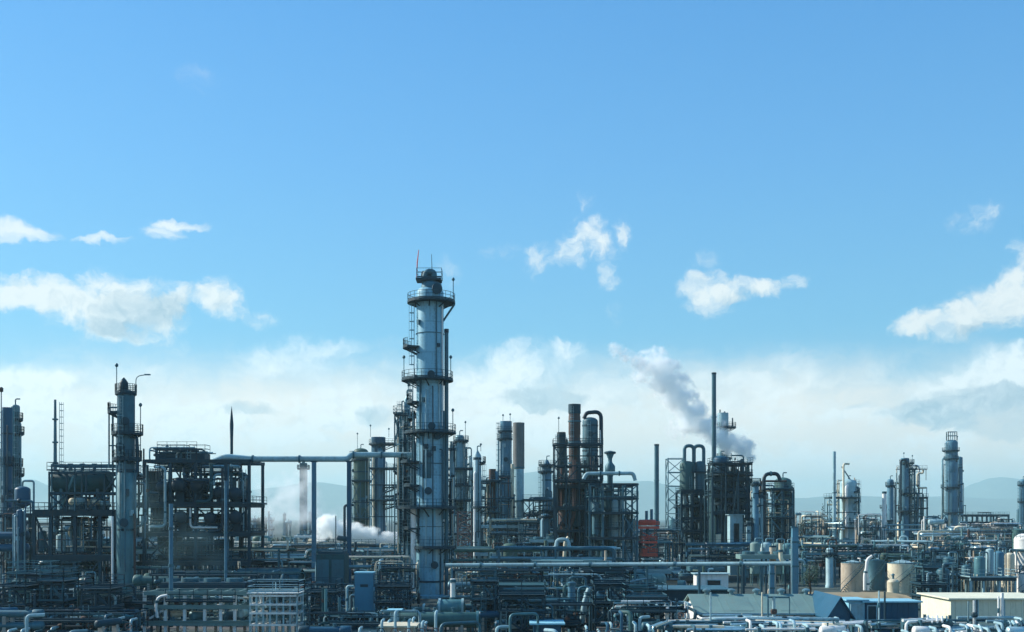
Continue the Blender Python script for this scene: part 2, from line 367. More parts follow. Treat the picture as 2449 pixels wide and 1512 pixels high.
def drum(name, label, px, py, D, ln, rad, mat, cat='drum', group=None, rz=0.0, base=None, dome=True, heads=None, noz=1):
    """horizontal vessel centred at px,py; ln, rad in metres; base = z it stands on (None: ground, saddles only)"""
    t = T(name, label, cat, px, D, group, foot=ln*.5 if (base is None or base < 1) else None); zc = t.z(py); b = 0 if base is None else base
    ca, sa = math.cos(rz), math.sin(rz); P = lambda u, z: (u*ca, u*sa, z)
    t.p('vessel_shell', MB().hcyl(P(-ln/2+rad*.4, zc), P(ln/2-rad*.4, zc), rad, 18, dome), mat)
    for s in (-.3, .3):
        m = MB().box((*P(s*ln, 0)[:2], (b+zc-rad*.5)/2), (max(.25, rad*.25), rad*1.5, max(.1, zc-rad*.5-b)), rz); t.p('saddle', m, 'concrete' if base is None else 'mid_steel')
    if heads:
        for s in (-1, 1):
            u = s*(ln/2-rad*.35); m = MB().tube([P(u-.12*s, zc), P(u+.12*s, zc)], rad*1.14, 18); t.p('channel_flange', m, heads)
    for i in range(noz):
        u = ln*(-.2+.4*i/max(1, noz-1)) if noz > 1 else 0; m = MB().tube([P(u, zc+rad*.9), P(u, zc+rad*1.5)], rad*.16, 8); m.tube([P(u, zc+rad*1.5), P(u, zc+rad*1.62)], rad*.24, 10); t.p('nozzle', m, 'mid_steel')
    return t

def tank(name, label, l, r, top, D, mat, roof='cone', rmat=None, cat='tank', group=None, stair=True, bot=None, rail=True):
    px = (l+r)/2; rad = (r-l)/2*D/F; t = T(name, label, cat, px, D, group, foot=rad*1.15); z1 = t.z(top); z0 = 0 if bot is None else t.z(bot)
    t.p('tank_wall', MB().lathe([(rad*1.01, z0), (rad*1.01, z0+.2), (rad, z0+.22), (rad, z1-.12), (rad*1.015, z1-.1), (rad*1.015, z1)], (0,0), 30), mat)
    h = rad*.28 if roof == 'cone' else rad*.55
    t.p('tank_roof', MB().lathe([(rad*1.0, z1+.01)] + ([(rad*.06, z1+h)] if roof == 'cone' else [(rad*math.cos(a*math.pi/10), z1+h*math.sin(a*math.pi/10)) for a in range(1, 5)]), (0,0), 30), rmat or mat)
    t.p('roof_vent', MB().lathe([(.16, z1+h*.8), (.16, z1+h+.5), (.34, z1+h+.55), (.1, z1+h+.8)], (0,0), 10), 'mid_steel')
    if rail and rad > 1.2: t.p('roof_railing', MB().rail([(rad*.97*math.cos(R(a)), rad*.97*math.sin(R(a)), z1) for a in range(0, 360, 24)], closed=True, step=3, t=.05), 'mid_steel')
    if stair:
        m = MB(); n = max(5, int((z1-z0)/.3))
        for i in range(n):
            w = R(200 + 110*i/n); m.box(((rad+.32)*math.cos(w), (rad+.32)*math.sin(w), z0+(z1-z0)*i/n+.15), (.62, .3, .05), w)
        pts = [((rad+.62)*math.cos(R(200+110*i/10)), (rad+.62)*math.sin(R(200+110*i/10)), z0+(z1-z0)*i/10+1) for i in range(11)]; m.tube(pts, .035, 5)
        m.tube([(p[0]*.96, p[1]*.96, p[2]-.95) for p in pts], .07, 5); t.p('spiral_stair', m, 'mid_steel')
    return t

def leg_vessel(name, label, l, r, top, bot, D, mat, cat='vessel', group=None, cone=False, n=4, lmat=None):
    """upright vessel standing on legs"""
    px = (l+r)/2; rad = (r-l)/2*D/F; t = T(name, label, cat, px, D, group, foot=rad*1.2); z1, z0 = t.z(top), t.z(bot); h = rad*.5
    pr = [(rad*.1, z0-(rad*1.2 if cone else h)), (rad*.55, z0-(rad*.55 if cone else h*.7)), (rad, z0), (rad, z1-h)] + [(rad*math.cos(a*math.pi/10), z1-h+h*math.sin(a*math.pi/10)) for a in range(1, 5)] + [(rad*.02, z1)]
    t.p('vessel_shell', MB().lathe(pr, (0,0), 22), mat)
    for i in range(n):
        w = R(45+360/n*i); m = MB().beam((rad*1.02*math.cos(w), rad*1.02*math.sin(w), 0), (rad*1.02*math.cos(w), rad*1.02*math.sin(w), z0+rad*.5), max(.12, rad*.16)); t.p('leg', m, lmat or mat)
    m = MB().tube(fillet([(0,0,z1-.1),(0,0,z1+rad*.7),(rad*1.5,0,z1+rad*.7),(rad*1.5,0,.2)], rad*.35), rad*.13, 8); t.p('outlet_pipe', m, 'galvanised')
    return t

def shed(name, label, l, r, eave, D, dep, wall, roofm, ridge=None, along=True, cat='building', group=None, openings=(), bot=None, rot=0.0):
    """small building; ridge = photo height of the ridge (gable) or None for a flat roof; openings = (u0,u1,v0,v1,kind) on the front wall"""
    t = T(name, label, cat, (l+r)/2, D, group, foot=(r-l)*.5*D/F); hw = (r-l)/2*t.k; ze = t.z(eave); zb = 0 if bot is None else t.z(bot); t.root.rotation_euler.z = rot
    m = MB().box((0, dep/2, (ze+zb)/2), (2*hw, dep, ze-zb)); zr = ze
    if ridge is not None:
        zr = t.z(ridge)
        if along: m.add([(-hw,0,ze),(-hw,dep,ze),(-hw,dep/2,zr-.05),(hw,0,ze),(hw,dep,ze),(hw,dep/2,zr-.05)], [(0,2,1),(3,4,5)])
        else: m.add([(-hw,0,ze),(hw,0,ze),(0,0,zr-.05),(-hw,dep,ze),(hw,dep,ze),(0,dep,zr-.05)], [(0,1,2),(3,5,4)])
    for i in range(1, int(2*hw/.55)): m.box((-hw+.55*i, -.015, (ze+zb)/2), (.16, .05, ze-zb-.06))
    wl = t.p('wall', m, wall)
    o = .35; g = MB(); th = .14
    def slab(a, b, c, d): 
        A = [Vector(q) for q in (a,b,c,d)]; up = Vector((0,0,th)); g.add(A+[q+up for q in A], [(3,2,1,0),(4,5,6,7),(0,1,5,4),(1,2,6,5),(2,3,7,6),(3,0,4,7)])
    if ridge is None:
        g.box((0, dep/2, ze+th/2+.003), (2*hw+2*o, dep+2*o, th)); t.p('roof', g, roofm)
    elif along:
        sl = (zr-ze)/(dep/2)
        slab((-hw-o,-o,ze-sl*o),(hw+o,-o,ze-sl*o),(hw+o,dep/2,zr),(-hw-o,dep/2,zr)); slab((-hw-o,dep/2,zr),(hw+o,dep/2,zr),(hw+o,dep+o,ze-sl*o),(-hw-o,dep+o,ze-sl*o))
        for i in range(1, int(2*hw/1.2)): x = -hw+1.2*i; g.beam((x,-o,ze-sl*o+th+.008),(x,dep/2,zr+th+.008),.05,.025)
        t.p('roof', g, roofm)
    else:
        sl = (zr-ze)/hw
        slab((-hw-o,-o,ze-sl*o),(0,-o,zr),(0,dep+o,zr),(-hw-o,dep+o,ze-sl*o)); slab((0,-o,zr),(hw+o,-o,ze-sl*o),(hw+o,dep+o,ze-sl*o),(0,dep+o,zr)); t.p('roof', g, roofm)
    for u0, u1, v0, v1, kd in openings:
        cx, cz, w_, h_ = -hw+(u0+u1)*hw, zb+(v0+v1)/2*(ze-zb), (u1-u0)*2*hw, (v1-v0)*(ze-zb)
        f = t.p('window' if kd == 'w' else 'door', MB().box((cx,-.05,cz),(w_,.12,h_)), 'window_dark' if kd == 'w' else ('dark_steel' if kd == 'd' else 'pale_grey'))
        b = MB()
        for s in (-1, 1): b.box((cx+s*(w_/2+.05),-.07,cz),(.1,.18,h_+.2)); b.box((cx,-.072,cz+s*(h_/2+.05)),(w_,.17,.1))
        t.p('window_frame' if kd == 'w' else 'door_frame', b, 'pale_grey', f)
    return t
# ------------------------------------------------------------------ camera, sky, sun
cam = bpy.data.cameras.new('camera'); co = bpy.data.objects.new('camera', cam); COL.objects.link(co); S.camera = co
co.location = (0, 0, HC); co.rotation_euler = (R(90), 0, 0); cam.sensor_width = 36.0; cam.lens = 36.0*F/2449.0
cam.shift_y = (YH-756.0)/2449.0; cam.clip_start = 1.0; cam.clip_end = 60000.0
S.view_settings.view_transform = 'Standard'; S.view_settings.look = 'None'; S.view_settings.gamma = 1.0; S.view_settings.exposure = EXPOSURE
S.cycles.diffuse_bounces = 3; S.cycles.glossy_bounces = 3; S.cycles.transparent_max_bounces = 6; S.cycles.volume_bounces = 12; S.cycles.max_bounces = 12; S.cycles.use_denoising = True
S.cycles.volume_step_rate = 1.0; S.cycles.volume_max_steps = 256

SUN_AZ, SUN_EL = -73.0, 33.0       # degrees: to the left of the view, in front of the camera
sd = Vector((math.sin(R(SUN_AZ))*math.cos(R(SUN_EL)), math.cos(R(SUN_AZ))*math.cos(R(SUN_EL)), math.sin(R(SUN_EL))))
sl = bpy.data.lights.new('sun', 'SUN'); sl.energy = SUN_E; sl.angle = R(0.55); sl.color = (1.0, .94, .83)
so = bpy.data.objects.new('sun', sl); COL.objects.link(so); so.rotation_euler = (-sd).to_track_quat('-Z', 'Y').to_euler(); so.location = sd*200

w = bpy.data.worlds.new('World'); S.world = w; w.use_nodes = True; nt = w.node_tree; nt.nodes.clear(); LK = nt.links.new
out = nd(nt, 'ShaderNodeOutputWorld'); bg = nd(nt, 'ShaderNodeBackground'); LK(bg.outputs[0], out.inputs[0])
sky = nd(nt, 'ShaderNodeTexSky'); sky.sky_type = 'NISHITA'; sky.sun_disc = False; sky.sun_elevation = R(SUN_EL); sky.sun_rotation = R(SUN_AZ); sky.air_density = 1.1; sky.dust_density = .6; sky.ozone_density = 1.6
bg.inputs['Strength'].default_value = SKY_S
tc = nd(nt, 'ShaderNodeTexCoord'); nrm = nd(nt, 'ShaderNodeVectorMath', operation='NORMALIZE'); LK(tc.outputs['Generated'], nrm.inputs[0])
sx = nd(nt, 'ShaderNodeSeparateXYZ'); LK(nrm.outputs[0], sx.inputs[0])
el = math_(nt, 'ARCSINE', sx.outputs[2]); az = math_(nt, 'ARCTAN2', sx.outputs[0], sx.outputs[1])
cb = nd(nt, 'ShaderNodeCombineXYZ'); LK(az, cb.inputs[0]); LK(el, cb.inputs[1]); P0 = cb.outputs[0]
def noise(scale, detail, src, rough=.55, off=(0,0,0), stretch=(1,1,1), vec=False):
    mp = nd(nt, 'ShaderNodeMapping'); mp.inputs['Scale'].default_value = stretch; mp.inputs['Location'].default_value = off; LK(src, mp.inputs[0])
    n = nd(nt, 'ShaderNodeTexNoise'); n.inputs['Scale'].default_value = scale; n.inputs['Detail'].default_value = detail; n.inputs['Roughness'].default_value = rough; LK(mp.outputs[0], n.inputs[0])
    return n.outputs[1] if vec else n.outputs[0]
def aim(px, py):                    # azimuth / elevation of a photo direction
    a = math.atan((px-CX)/F); return a, math.atan((YH-py)/F*math.cos(a))
def blobs(lst, src):
    acc = None
    for cx, cy, rx, ry, wt in lst:
        a, e = aim(cx, cy); ra, re = rx*1.13/F, ry*1.16/F
        m = nd(nt, 'ShaderNodeVectorMath', operation='MULTIPLY_ADD'); LK(src, m.inputs[0]); m.inputs[1].default_value = (1/ra, 1/re, 0); m.inputs[2].default_value = (-a/ra, -e/re, 0)
        d = nd(nt, 'ShaderNodeVectorMath', operation='DOT_PRODUCT'); LK(m.outputs[0], d.inputs[0]); LK(m.outputs[0], d.inputs[1])
        v = nd(nt, 'ShaderNodeMath', operation='MULTIPLY_ADD'); LK(d.outputs[1], v.inputs[0]); v.inputs[1].default_value = -wt; v.inputs[2].default_value = wt
        x = math_(nt, 'MAXIMUM', v.outputs[0], 0.0); acc = x if acc is None else math_(nt, 'MAXIMUM' if False else 'ADD', acc, x)
    return acc
def puff(lst, nz, amp):            # cloud density: soft lumps broken up by noise where the lumps are
    b = blobs(lst, P1); g = math_(nt, 'MULTIPLY', b, 3.0, True)
    return math_(nt, 'ADD', b, math_(nt, 'MULTIPLY', math_(nt, 'MULTIPLY', math_(nt, 'SUBTRACT', nz, .5), amp), g))
def sstep(src, a, b):
    n = nd(nt, 'ShaderNodeMapRange', interpolation_type='SMOOTHSTEP'); LK(src, n.inputs[0]); n.inputs[1].default_value = a; n.inputs[2].default_value = b; return n.outputs[0]
# two-scale domain warp so that outlines billow and fray
def warp(src, scale, det, ax, ay, off=(0,0,0)):
    wv = noise(scale, det, src, .62, off=off, vec=True); wsub = nd(nt, 'ShaderNodeVectorMath', operation='SUBTRACT'); LK(wv, wsub.inputs[0]); wsub.inputs[1].default_value = (.5,.5,.5)
    wm = nd(nt, 'ShaderNodeVectorMath', operation='MULTIPLY_ADD'); LK(wsub.outputs[0], wm.inputs[0]); wm.inputs[1].default_value = (ax,ay,0); LK(src, wm.inputs[2]); return wm.outputs[0]
P1 = warp(warp(P0, 24.0, 3.0, .034, .022), 95.0, 6.0, .016, .012, (.7,.2,0))

CUMULUS = [(-10,690,75,40,1),(90,688,70,42,1),(60,715,80,28,.8),(150,735,60,42,1),(250,690,80,50,1.1),(225,755,75,45,1),(310,765,85,50,1.1),(360,715,85,48,1.1),(405,755,50,45,.9),(465,705,50,22,.9),(530,705,55,38,1.1),(548,735,45,34,.9),(255,800,70,22,.6),
 (1372,605,46,40,.8),(1425,560,40,44,.85),(1450,605,38,40,.65),(1495,545,24,40,.75),(1458,660,34,32,.6),(1290,628,50,36,.62),(1398,480,26,28,.55),(1376,545,28,34,.6),(1200,605,60,22,.3),(1070,650,40,40,.28),
 (1678,680,58,36,1.1),(1700,725,62,34,.9),(1770,692,66,30,1),(1838,690,48,26,.9),(1905,672,34,20,.6),
 (2185,782,60,32,1.1),(2270,770,90,44,1.1),(2350,740,78,52,1.1),(2430,715,66,58,1.2),(2425,655,34,26,.7),(2446,605,26,30,.9),(2335,520,56,34,.5),(630,765,46,18,.42),(1690,620,40,26,.25),(1470,745,24,26,.3),(400,825,50,30,.4)]
BANK = [(80,960,150,60,.7),(420,985,150,50,.6),(640,985,120,50,.6),(820,960,130,60,.6),(1120,960,120,70,.7),(1300,1000,160,60,.7),(1560,1000,120,60,.5),(1850,980,160,60,.45),(2200,985,110,30,.7),(2290,945,110,62,.9),(2390,900,110,66,1),(2449,930,90,90,1),(1230,935,110,60,.55),(1180,880,110,50,.5),(1290,860,130,50,.5),(1350,830,60,22,.4),(60,905,110,34,.8),(160,905,34,18,.5),(30,950,120,50,.7),(880,1000,70,40,.4),(720,850,110,56,.5),(620,870,70,40,.35),(820,830,70,26,.35)]
WISP = [(10,548,105,22,1.1),(240,568,70,11,.9),(385,556,50,20,.9),(430,541,60,12,.8),(480,190,70,30,.22)]
GREY = [(2250,985,150,34,1),(2420,985,140,60,1.2),(250,790,90,26,.6),(540,740,40,24,.5),(1330,960,90,34,.6),(330,750,110,60,.75),(430,735,70,40,.6),(110,700,30,24,.4),(1770,715,80,26,.6),(2380,790,90,46,.6),(2260,800,80,22,.4),(2330,970,160,50,1),(2440,1000,120,50,.9),(1290,950,110,32,1.1),(590,975,66,16,.9),(900,990,60,30,.9),(1500,960,70,20,.4),(2060,973,30,9,.6),(700,1000,60,12,.3)]
fb = noise(50.0, 9.0, P1, .66); fb2 = noise(50.0, 9.0, P1, .66, off=(-.0045,.0050,0))
hz_ = noise(14.0, 5.0, P1, .6)
cum = puff(CUMULUS, fb, 2.8); m_c = math_(nt, 'MULTIPLY', sstep(cum, .0, 1.5), .97)
bank = puff(BANK, fb, 1.7); m_b = math_(nt, 'MULTIPLY', sstep(bank, .0, 1.1), .8)
wf = noise(60.0, 6.0, P1, .62, stretch=(.35,1.5,1)); wisp = puff(WISP, wf, 1.8); m_w = math_(nt, 'MULTIPLY', sstep(wisp, .05, 1.2), .9)
grey = math_(nt, 'MULTIPLY', sstep(blobs(GREY, P1), .1, .9), .8)
# thin white veil over the lower sky; its upper edge wanders
vn = noise(5.0, 5.0, P1, .6, stretch=(1,2.6,1)); ev = math_(nt, 'ADD', el, math_(nt, 'MULTIPLY', math_(nt, 'SUBTRACT', vn, .5), .085))
m_v = math_(nt, 'MULTIPLY', sstep(math_(nt, 'ADD', ev, math_(nt, 'MULTIPLY', math_(nt, 'SUBTRACT', fb, .5), .03)), R(9.0), R(4.6)), math_(nt, 'ADD', .72, math_(nt, 'MULTIPLY', hz_, .4)), True)
# Nishita colour, graded by height above the horizon to the cyan of this afternoon
gain = mixc(nt, 1.0, ramp(nt, math_(nt, 'DIVIDE', el, R(90.0)), [(p, tuple(c*.5 for c in q)) for p, q in [(p*28/90, q) for p, q in GAIN]]), (2,2,2), 'MULTIPLY')
k = 1.0/SKY_S/2**EXPOSURE
base = mixc(nt, .55, mixc(nt, 1.0, sky.outputs[0], gain, 'MULTIPLY'), mixc(nt, 1.0, ramp(nt, math_(nt, 'DIVIDE', el, R(90.0)), [(p*28/90, q) for p, q in HUE] + [(.6, (.035,.28,.60)), (1, (.018,.18,.43))]), (k,k,k), 'MULTIPLY'))
white = tuple(c*k for c in C_WHITE); shade = tuple(c*k for c in C_SHADE); veil = tuple(c*k for c in C_VEIL)
relief = math_(nt, 'ADD', math_(nt, 'MULTIPLY', math_(nt, 'SUBTRACT', fb2, fb), 1.6), grey, True)
cc = mixc(nt, relief, white, shade); cl = mixc(nt, relief, tuple(c*1.22 for c in white), tuple(c*1.0 for c in shade))
c1 = mixc(nt, m_v, base, veil)
c1 = mixc(nt, math_(nt, 'MULTIPLY', math_(nt, 'MULTIPLY', grey, .55), m_v), c1, shade)
tex = sstep(noise(22.0, 7.0, P1, .6, off=(.9,.1,0), stretch=(.7,1.3,1)), .44, .62)
c1 = mixc(nt, math_(nt, 'MULTIPLY', math_(nt, 'MULTIPLY', tex, m_v), .9), c1, cl)
c2 = mixc(nt, m_b, c1, cl); c3 = mixc(nt, m_c, c2, cc); c4 = mixc(nt, m_w, c3, white)
LK(c4, bg.inputs['Color'])
# ------------------------------------------------------------------ ground, hills, air
def struct(o, kind='structure'): o['kind'] = kind; return o
def ground_mat(name, cols, scale, dark=.5):
    m = bpy.data.materials.new(name); m.use_nodes = True; nt = m.node_tree; b = nt.nodes['Principled BSDF']
    tc = nd(nt, 'ShaderNodeTexCoord'); ns = []
    for sc, d in ((scale, 6), (scale*9, 4)):
        n = nd(nt, 'ShaderNodeTexNoise'); n.inputs['Scale'].default_value = sc; n.inputs['Detail'].default_value = d; n.inputs['Roughness'].default_value = .65; nt.links.new(tc.outputs['Object'], n.inputs[0]); ns.append(n.outputs[0])
    c = ramp(nt, math_(nt, 'ADD', math_(nt, 'MULTIPLY', ns[0], .65), math_(nt, 'MULTIPLY', ns[1], .35)), cols)
    nt.links.new(c, b.inputs['Base Color']); b.inputs['Roughness'].default_value = .92
    bp = nd(nt, 'ShaderNodeBump'); bp.inputs['Strength'].default_value = .3; nt.links.new(ns[1], bp.inputs['Height']); nt.links.new(bp.outputs[0], b.inputs['Normal']); MATS[name] = m
ground_mat('yard_ground', [(.3,(.012,.027,.029)),(.5,(.028,.052,.05)),(.64,(.085,.105,.088)),(.78,(.022,.045,.035))], .035)
ground_mat('road_asphalt', [(.3,(.04,.042,.044)),(.7,(.075,.075,.073))], .08)
ground_mat('berm_earth', [(.3,(.16,.13,.08)),(.5,(.27,.22,.14)),(.7,(.16,.17,.09))], .15)
ground_mat('hill_ground', [(.3,(.06,.10,.10)),(.5,(.10,.14,.13)),(.7,(.17,.19,.17))], .004)
g = MB(); g.add([(-20000,-400,0),(20000,-400,0),(20000,17400,0),(-20000,17400,0)], [(0,1,2,3)]); struct(link_mesh('ground', g, 'yard_ground'))
g = MB(); g.add([(-90,118.5,.006),(150,118.5,.006),(150,125.5,.006),(-90,125.5,.006)], [(0,1,2,3)]); struct(link_mesh('road', g, 'road_asphalt'))
# earth bank that carries the tank yard
g = MB(); prof = [(0,-9),(.5,-6),(.62,-4),(.62,4),(.5,6),(0,9)]; n = 40
vs = []; fs = []
for i in range(n+1):
    x = 45+13.5*i/n
    for z, y in prof: vs.append((x, 166+y*.9+math.sin(i*.9)*.5, max(0,z*(1 if 0 < i < n else 0)+ (mnoise.noise((x*.15,y*.2,0))*.12 if z > 0 and 0 < i < n else 0)) + .004))
for i in range(n):
    for j in range(len(prof)-1): a = i*6+j; fs.append((a, a+6, a+7, a+1))
g.add(vs, fs); g.smooth = True; struct(link_mesh('earth_bank_ground', g, 'berm_earth'))
def ridge(name, y0, depth, pts, rough, seed):
    """hill range: pts = (photo x, photo y of the skyline) at distance y0; built as a broad hummocky terrain strip"""
    nx, ny = 150, 22; vs = []; fs = []; xs = [p[0] for p in pts]
    for j in range(ny):
        v = j/(ny-1); prof = math.sin(min(1, v*1.65)*math.pi/2)**1.4 if v < .606 else math.cos((v-.606)/.394*math.pi/2)
        for i in range(nx):
            px = xs[0]+(xs[-1]-xs[0])*i/(nx-1)
            for a, b in zip(pts, pts[1:]):
                if a[0] <= px <= b[0]: 
                    t = (px-a[0])/(b[0]-a[0]); t = t*t*(3-2*t); py = a[1]+(b[1]-a[1])*t; break
            h = max(2, (YH-py)*y0/F+HC); y = y0-depth*.6+depth*v; x = (px-CX)*y0/F
            q = mnoise.fractal((x*.0010, y*.0010, seed), 1.0, 2.1, 5); z = max(-2, h*prof*(1+q*rough)) if prof > .01 else -2
            vs.append((x, y, z))
    for j in range(ny-1):
        for i in range(nx-1): a = j*nx+i; fs.append((a, a+1, a+nx+1, a+nx))
    m = MB().add(vs, fs); m.smooth = True; return struct(link_mesh(name, m, 'hill_ground'))
ridge('hills', 10500, 2600, [(-900,1205),(-200,1185),(20,1180),(70,1150),(160,1185),(420,1190),(640,1172),(780,1158),(900,1165),(1010,1172),(1180,1150),(1290,1136),(1380,1160),(1540,1152),(1600,1160),(1700,1186),(1900,1196),(2060,1188),(2180,1190),(2400,1196),(3400,1180)], .16, 3.1)
ridge('mountain', 12800, 2600, [(1750,1236),(1980,1225),(2150,1196),(2230,1185),(2290,1182),(2345,1152),(2375,1142),(2400,1140),(2425,1146),(2470,1162),(2560,1180),(2700,1165),(3200,1200)], .08, 9.4)
# air: one box of thin blue haze round camera and scene
hz = MB().box((0, 8000, 289.5), (40000, 19000, 581)); ho = struct(link_mesh('haze', hz, 'concrete'), 'stuff')
m = bpy.data.materials.new('haze_air'); m.use_nodes = True; nt = m.node_tree; nt.nodes.clear(); o_ = nd(nt, 'ShaderNodeOutputMaterial'); pv = nd(nt, 'ShaderNodeVolumePrincipled')
pv.inputs['Color'].default_value = (.54,.80,.84,1); pv.inputs['Density'].default_value = HAZE_D; pv.inputs['Anisotropy'].default_value = .15; nt.links.new(pv.outputs[0], o_.inputs['Volume']); m.cycles.homogeneous_volume = True
ho.data.materials.clear(); ho.data.materials.append(m); ho.visible_shadow = True

# ------------------------------------------------------------------ steam
def steam(name, label, puffs, D, dens, seed=1, nscale=.16, amp=1.6, lo=.15, hi=1.0, step=.12, stretch=(1,1,1), colr=(.98,.999,1)):
    """vapour: puffs = (px, py, rx, ry, weight); density is the sum of soft lumps torn by noise, inside a loose closed hull"""
    k = D/F; bx = (puffs[0][0]-CX)*k; mb = MB(); C_ = []
    for px, py, rx, ry, wt in puffs:
        c = W(px, py, D)-Vector((bx, D, 0)); C_.append((c, rx*k, ry*k, wt)); e = 1.12; pr = [(math.sin(math.pi*i/8)+1e-3, -math.cos(math.pi*i/8)) for i in range(9)]
        o_ = len(mb.v); mb.lathe(pr, (0,0), 12); mb.v[o_:] = [(c.x+x*rx*k*e, c.y+y*max(rx,ry)*k*e*.8, c.z+z*ry*k*e) for x, y, z in mb.v[o_:]]
    me = bpy.data.meshes.new(name); me.from_pydata(mb.v, [], mb.f); o = bpy.data.objects.new(name, me); COL.objects.link(o); o.location = (bx, D, 0)
    rm = o.modifiers.new('skin', 'REMESH'); rm.mode = 'VOXEL'; rm.voxel_size = max(.5, 5*k)
    m = bpy.data.materials.new(name+'_vapour'); m.use_nodes = True; nt = m.node_tree; nt.nodes.clear(); o_ = nd(nt, 'ShaderNodeOutputMaterial'); pv = nd(nt, 'ShaderNodeVolumePrincipled'); L = nt.links.new
    tc = nd(nt, 'ShaderNodeTexCoord')
    def ns(sc, det, off, src, vec=False):
        mp = nd(nt, 'ShaderNodeMapping'); mp.inputs['Location'].default_value = off; mp.inputs['Scale'].default_value = stretch; L(src, mp.inputs[0]); n = nd(nt, 'ShaderNodeTexNoise'); n.inputs['Scale'].default_value = sc; n.inputs['Detail'].default_value = det; n.inputs['Roughness'].default_value = .62; L(mp.outputs[0], n.inputs[0]); return n.outputs[1 if vec else 0]
    wv = ns(nscale*.8, 3, (seed*3.7, 0, 0), tc.outputs['Object'], True); ws = nd(nt, 'ShaderNodeVectorMath', operation='SUBTRACT'); L(wv, ws.inputs[0]); ws.inputs[1].default_value = (.5,.5,.5)
    wm = nd(nt, 'ShaderNodeVectorMath', operation='MULTIPLY_ADD'); L(ws.outputs[0], wm.inputs[0]); wm.inputs[1].default_value = (1.0/nscale*.55,)*3; L(tc.outputs['Object'], wm.inputs[2]); acc = None
    for c, rx, ry, wt in C_:
        rz = max(rx, ry)*.8; v = nd(nt, 'ShaderNodeVectorMath', operation='MULTIPLY_ADD'); L(wm.outputs[0], v.inputs[0]); v.inputs[1].default_value = (1/rx, 1/rz, 1/ry); v.inputs[2].default_value = (-c.x/rx, -c.y/rz, -c.z/ry)
        d = nd(nt, 'ShaderNodeVectorMath', operation='DOT_PRODUCT'); L(v.outputs[0], d.inputs[0]); L(v.outputs[0], d.inputs[1]); q = nd(nt, 'ShaderNodeMath', operation='MULTIPLY_ADD'); L(d.outputs[1], q.inputs[0]); q.inputs[1].default_value = -wt; q.inputs[2].default_value = wt
        x = math_(nt, 'MAXIMUM', q.outputs[0], 0.0); acc = x if acc is None else math_(nt, 'MAXIMUM', acc, x)
    n = ns(nscale*2.4, 7, (seed*7.3, seed*3.1, 0), tc.outputs['Object']); g = math_(nt, 'MULTIPLY', acc, 3.0, True)
    f = math_(nt, 'ADD', acc, math_(nt, 'MULTIPLY', math_(nt, 'MULTIPLY', math_(nt, 'SUBTRACT', n, .5), amp*2), g))
    r = nd(nt, 'ShaderNodeMapRange', interpolation_type='SMOOTHSTEP'); L(f, r.inputs[0]); r.inputs[1].default_value = lo; r.inputs[2].default_value = hi; r.inputs[4].default_value = dens
    L(math_(nt, 'MULTIPLY', r.outputs[0], 1.0), pv.inputs['Density']); pv.inputs['Color'].default_value = (*colr,1); pv.inputs['Anisotropy'].default_value = .3; L(pv.outputs[0], o_.inputs['Volume']); m.cycles.volume_step_rate = step
    o.data.materials.append(m); tag(o, label, 'steam plume'); o['kind'] = 'stuff'; return o
rg = random.Random(5)
steam('steam', 'tall white steam plume leaning from the steaming stack into the sky', [(1798,1096,22,20,.9),(1778,1072,36,30,1),(1748,1058,44,36,1.1),(1715,1040,48,40,1.1),(1680,1018,52,44,1),(1652,985,50,46,1),(1625,950,56,50,.95),(1600,915,62,50,.9),(1578,885,66,48,.85),(1545,868,54,38,.75),(1525,890,36,34,.55),(1488,848,38,26,.5),(1468,836,26,20,.4),(1630,1020,50,40,.55),(1575,850,34,26,.6)], 272, 1.0, seed=2, nscale=.14, amp=2.3, lo=.16, hi=1.35, step=.1)
steam('steam', 'bright low steam drifting behind the two dark pipe posts', [(785,1258,40,34,.85),(815,1270,44,34,1),(850,1276,42,30,1.1),(885,1280,40,26,1.1),(920,1287,36,18,1),(950,1286,32,18,.95),(770,1280,26,20,.6)], 283, 1.3, seed=4, nscale=.2, amp=2.0, lo=.1, hi=.9, step=.1)
steam('steam', 'thin pale vapour veiling the faint flare tower', [(640,1230,60,60,.8),(690,1200,70,80,.9),(740,1220,60,70,.8),(660,1165,60,50,.6),(720,1150,60,40,.5),(800,1240,50,40,.5)], 420, .12, seed=6, nscale=.06, amp=1.8, lo=.1, hi=1.3, step=.15)
steam('steam', 'faint vapour drifting across the tall open frame', [(350,1190,60,60,.9),(390,1240,80,70,1),(450,1300,90,70,1),(520,1350,80,50,.8),(420,1350,90,50,.7)], 142, .022, seed=9, nscale=.08, amp=1.2, lo=.05, hi=1.2, step=.25, colr=(.5,.86,.92))  # added volume standing in for windscreen glare, no steam source here
# ================================================================== the plant, from the left edge of the photo to the right
P2 = math.pi
# ---- far-left pair of columns
column('process_tower', 'dark blue column at the very edge of the photo with vents on its crown', 'column', 6, 29, 975, 190, 'deep_blue', 'flat', plats=[(1110, 2, 33)], lad=(250, 985, 1180), vents=0, bands=((1040,.3),(1190,.4)))
column('process_tower', 'paler column pressed against the dark blue edge column', 'column', 27, 47, 968, 194, 'duct_teal', 'dome', plats=[(1003, 24, 54, (-1.3, 1.3)), (1036, 24, 57, (-1.3,1.3)), (1112, 24, 54, (-1.3,1.3)), (1135, 24, 57, (-1.3,1.3))], pipes=[(52, 1012, 1330, 2, -.6, 'galvanised')], lad=(-60, 970, 1330))
t = T('warning_lamp_mast', 'thin mast with a red warning lamp at the edge of the photo', 'mast', 3, 196); t.p('mast_pole', MB().tube([(0,0,0),(0,0,t.z(938))], .1, 6), 'mid_steel'); t.p('red_lamp', MB().lathe([(.1,t.z(938)),(.34,t.z(937)),(.36,t.z(929)),(.15,t.z(926))], (0,0), 10), 'rust_paint')
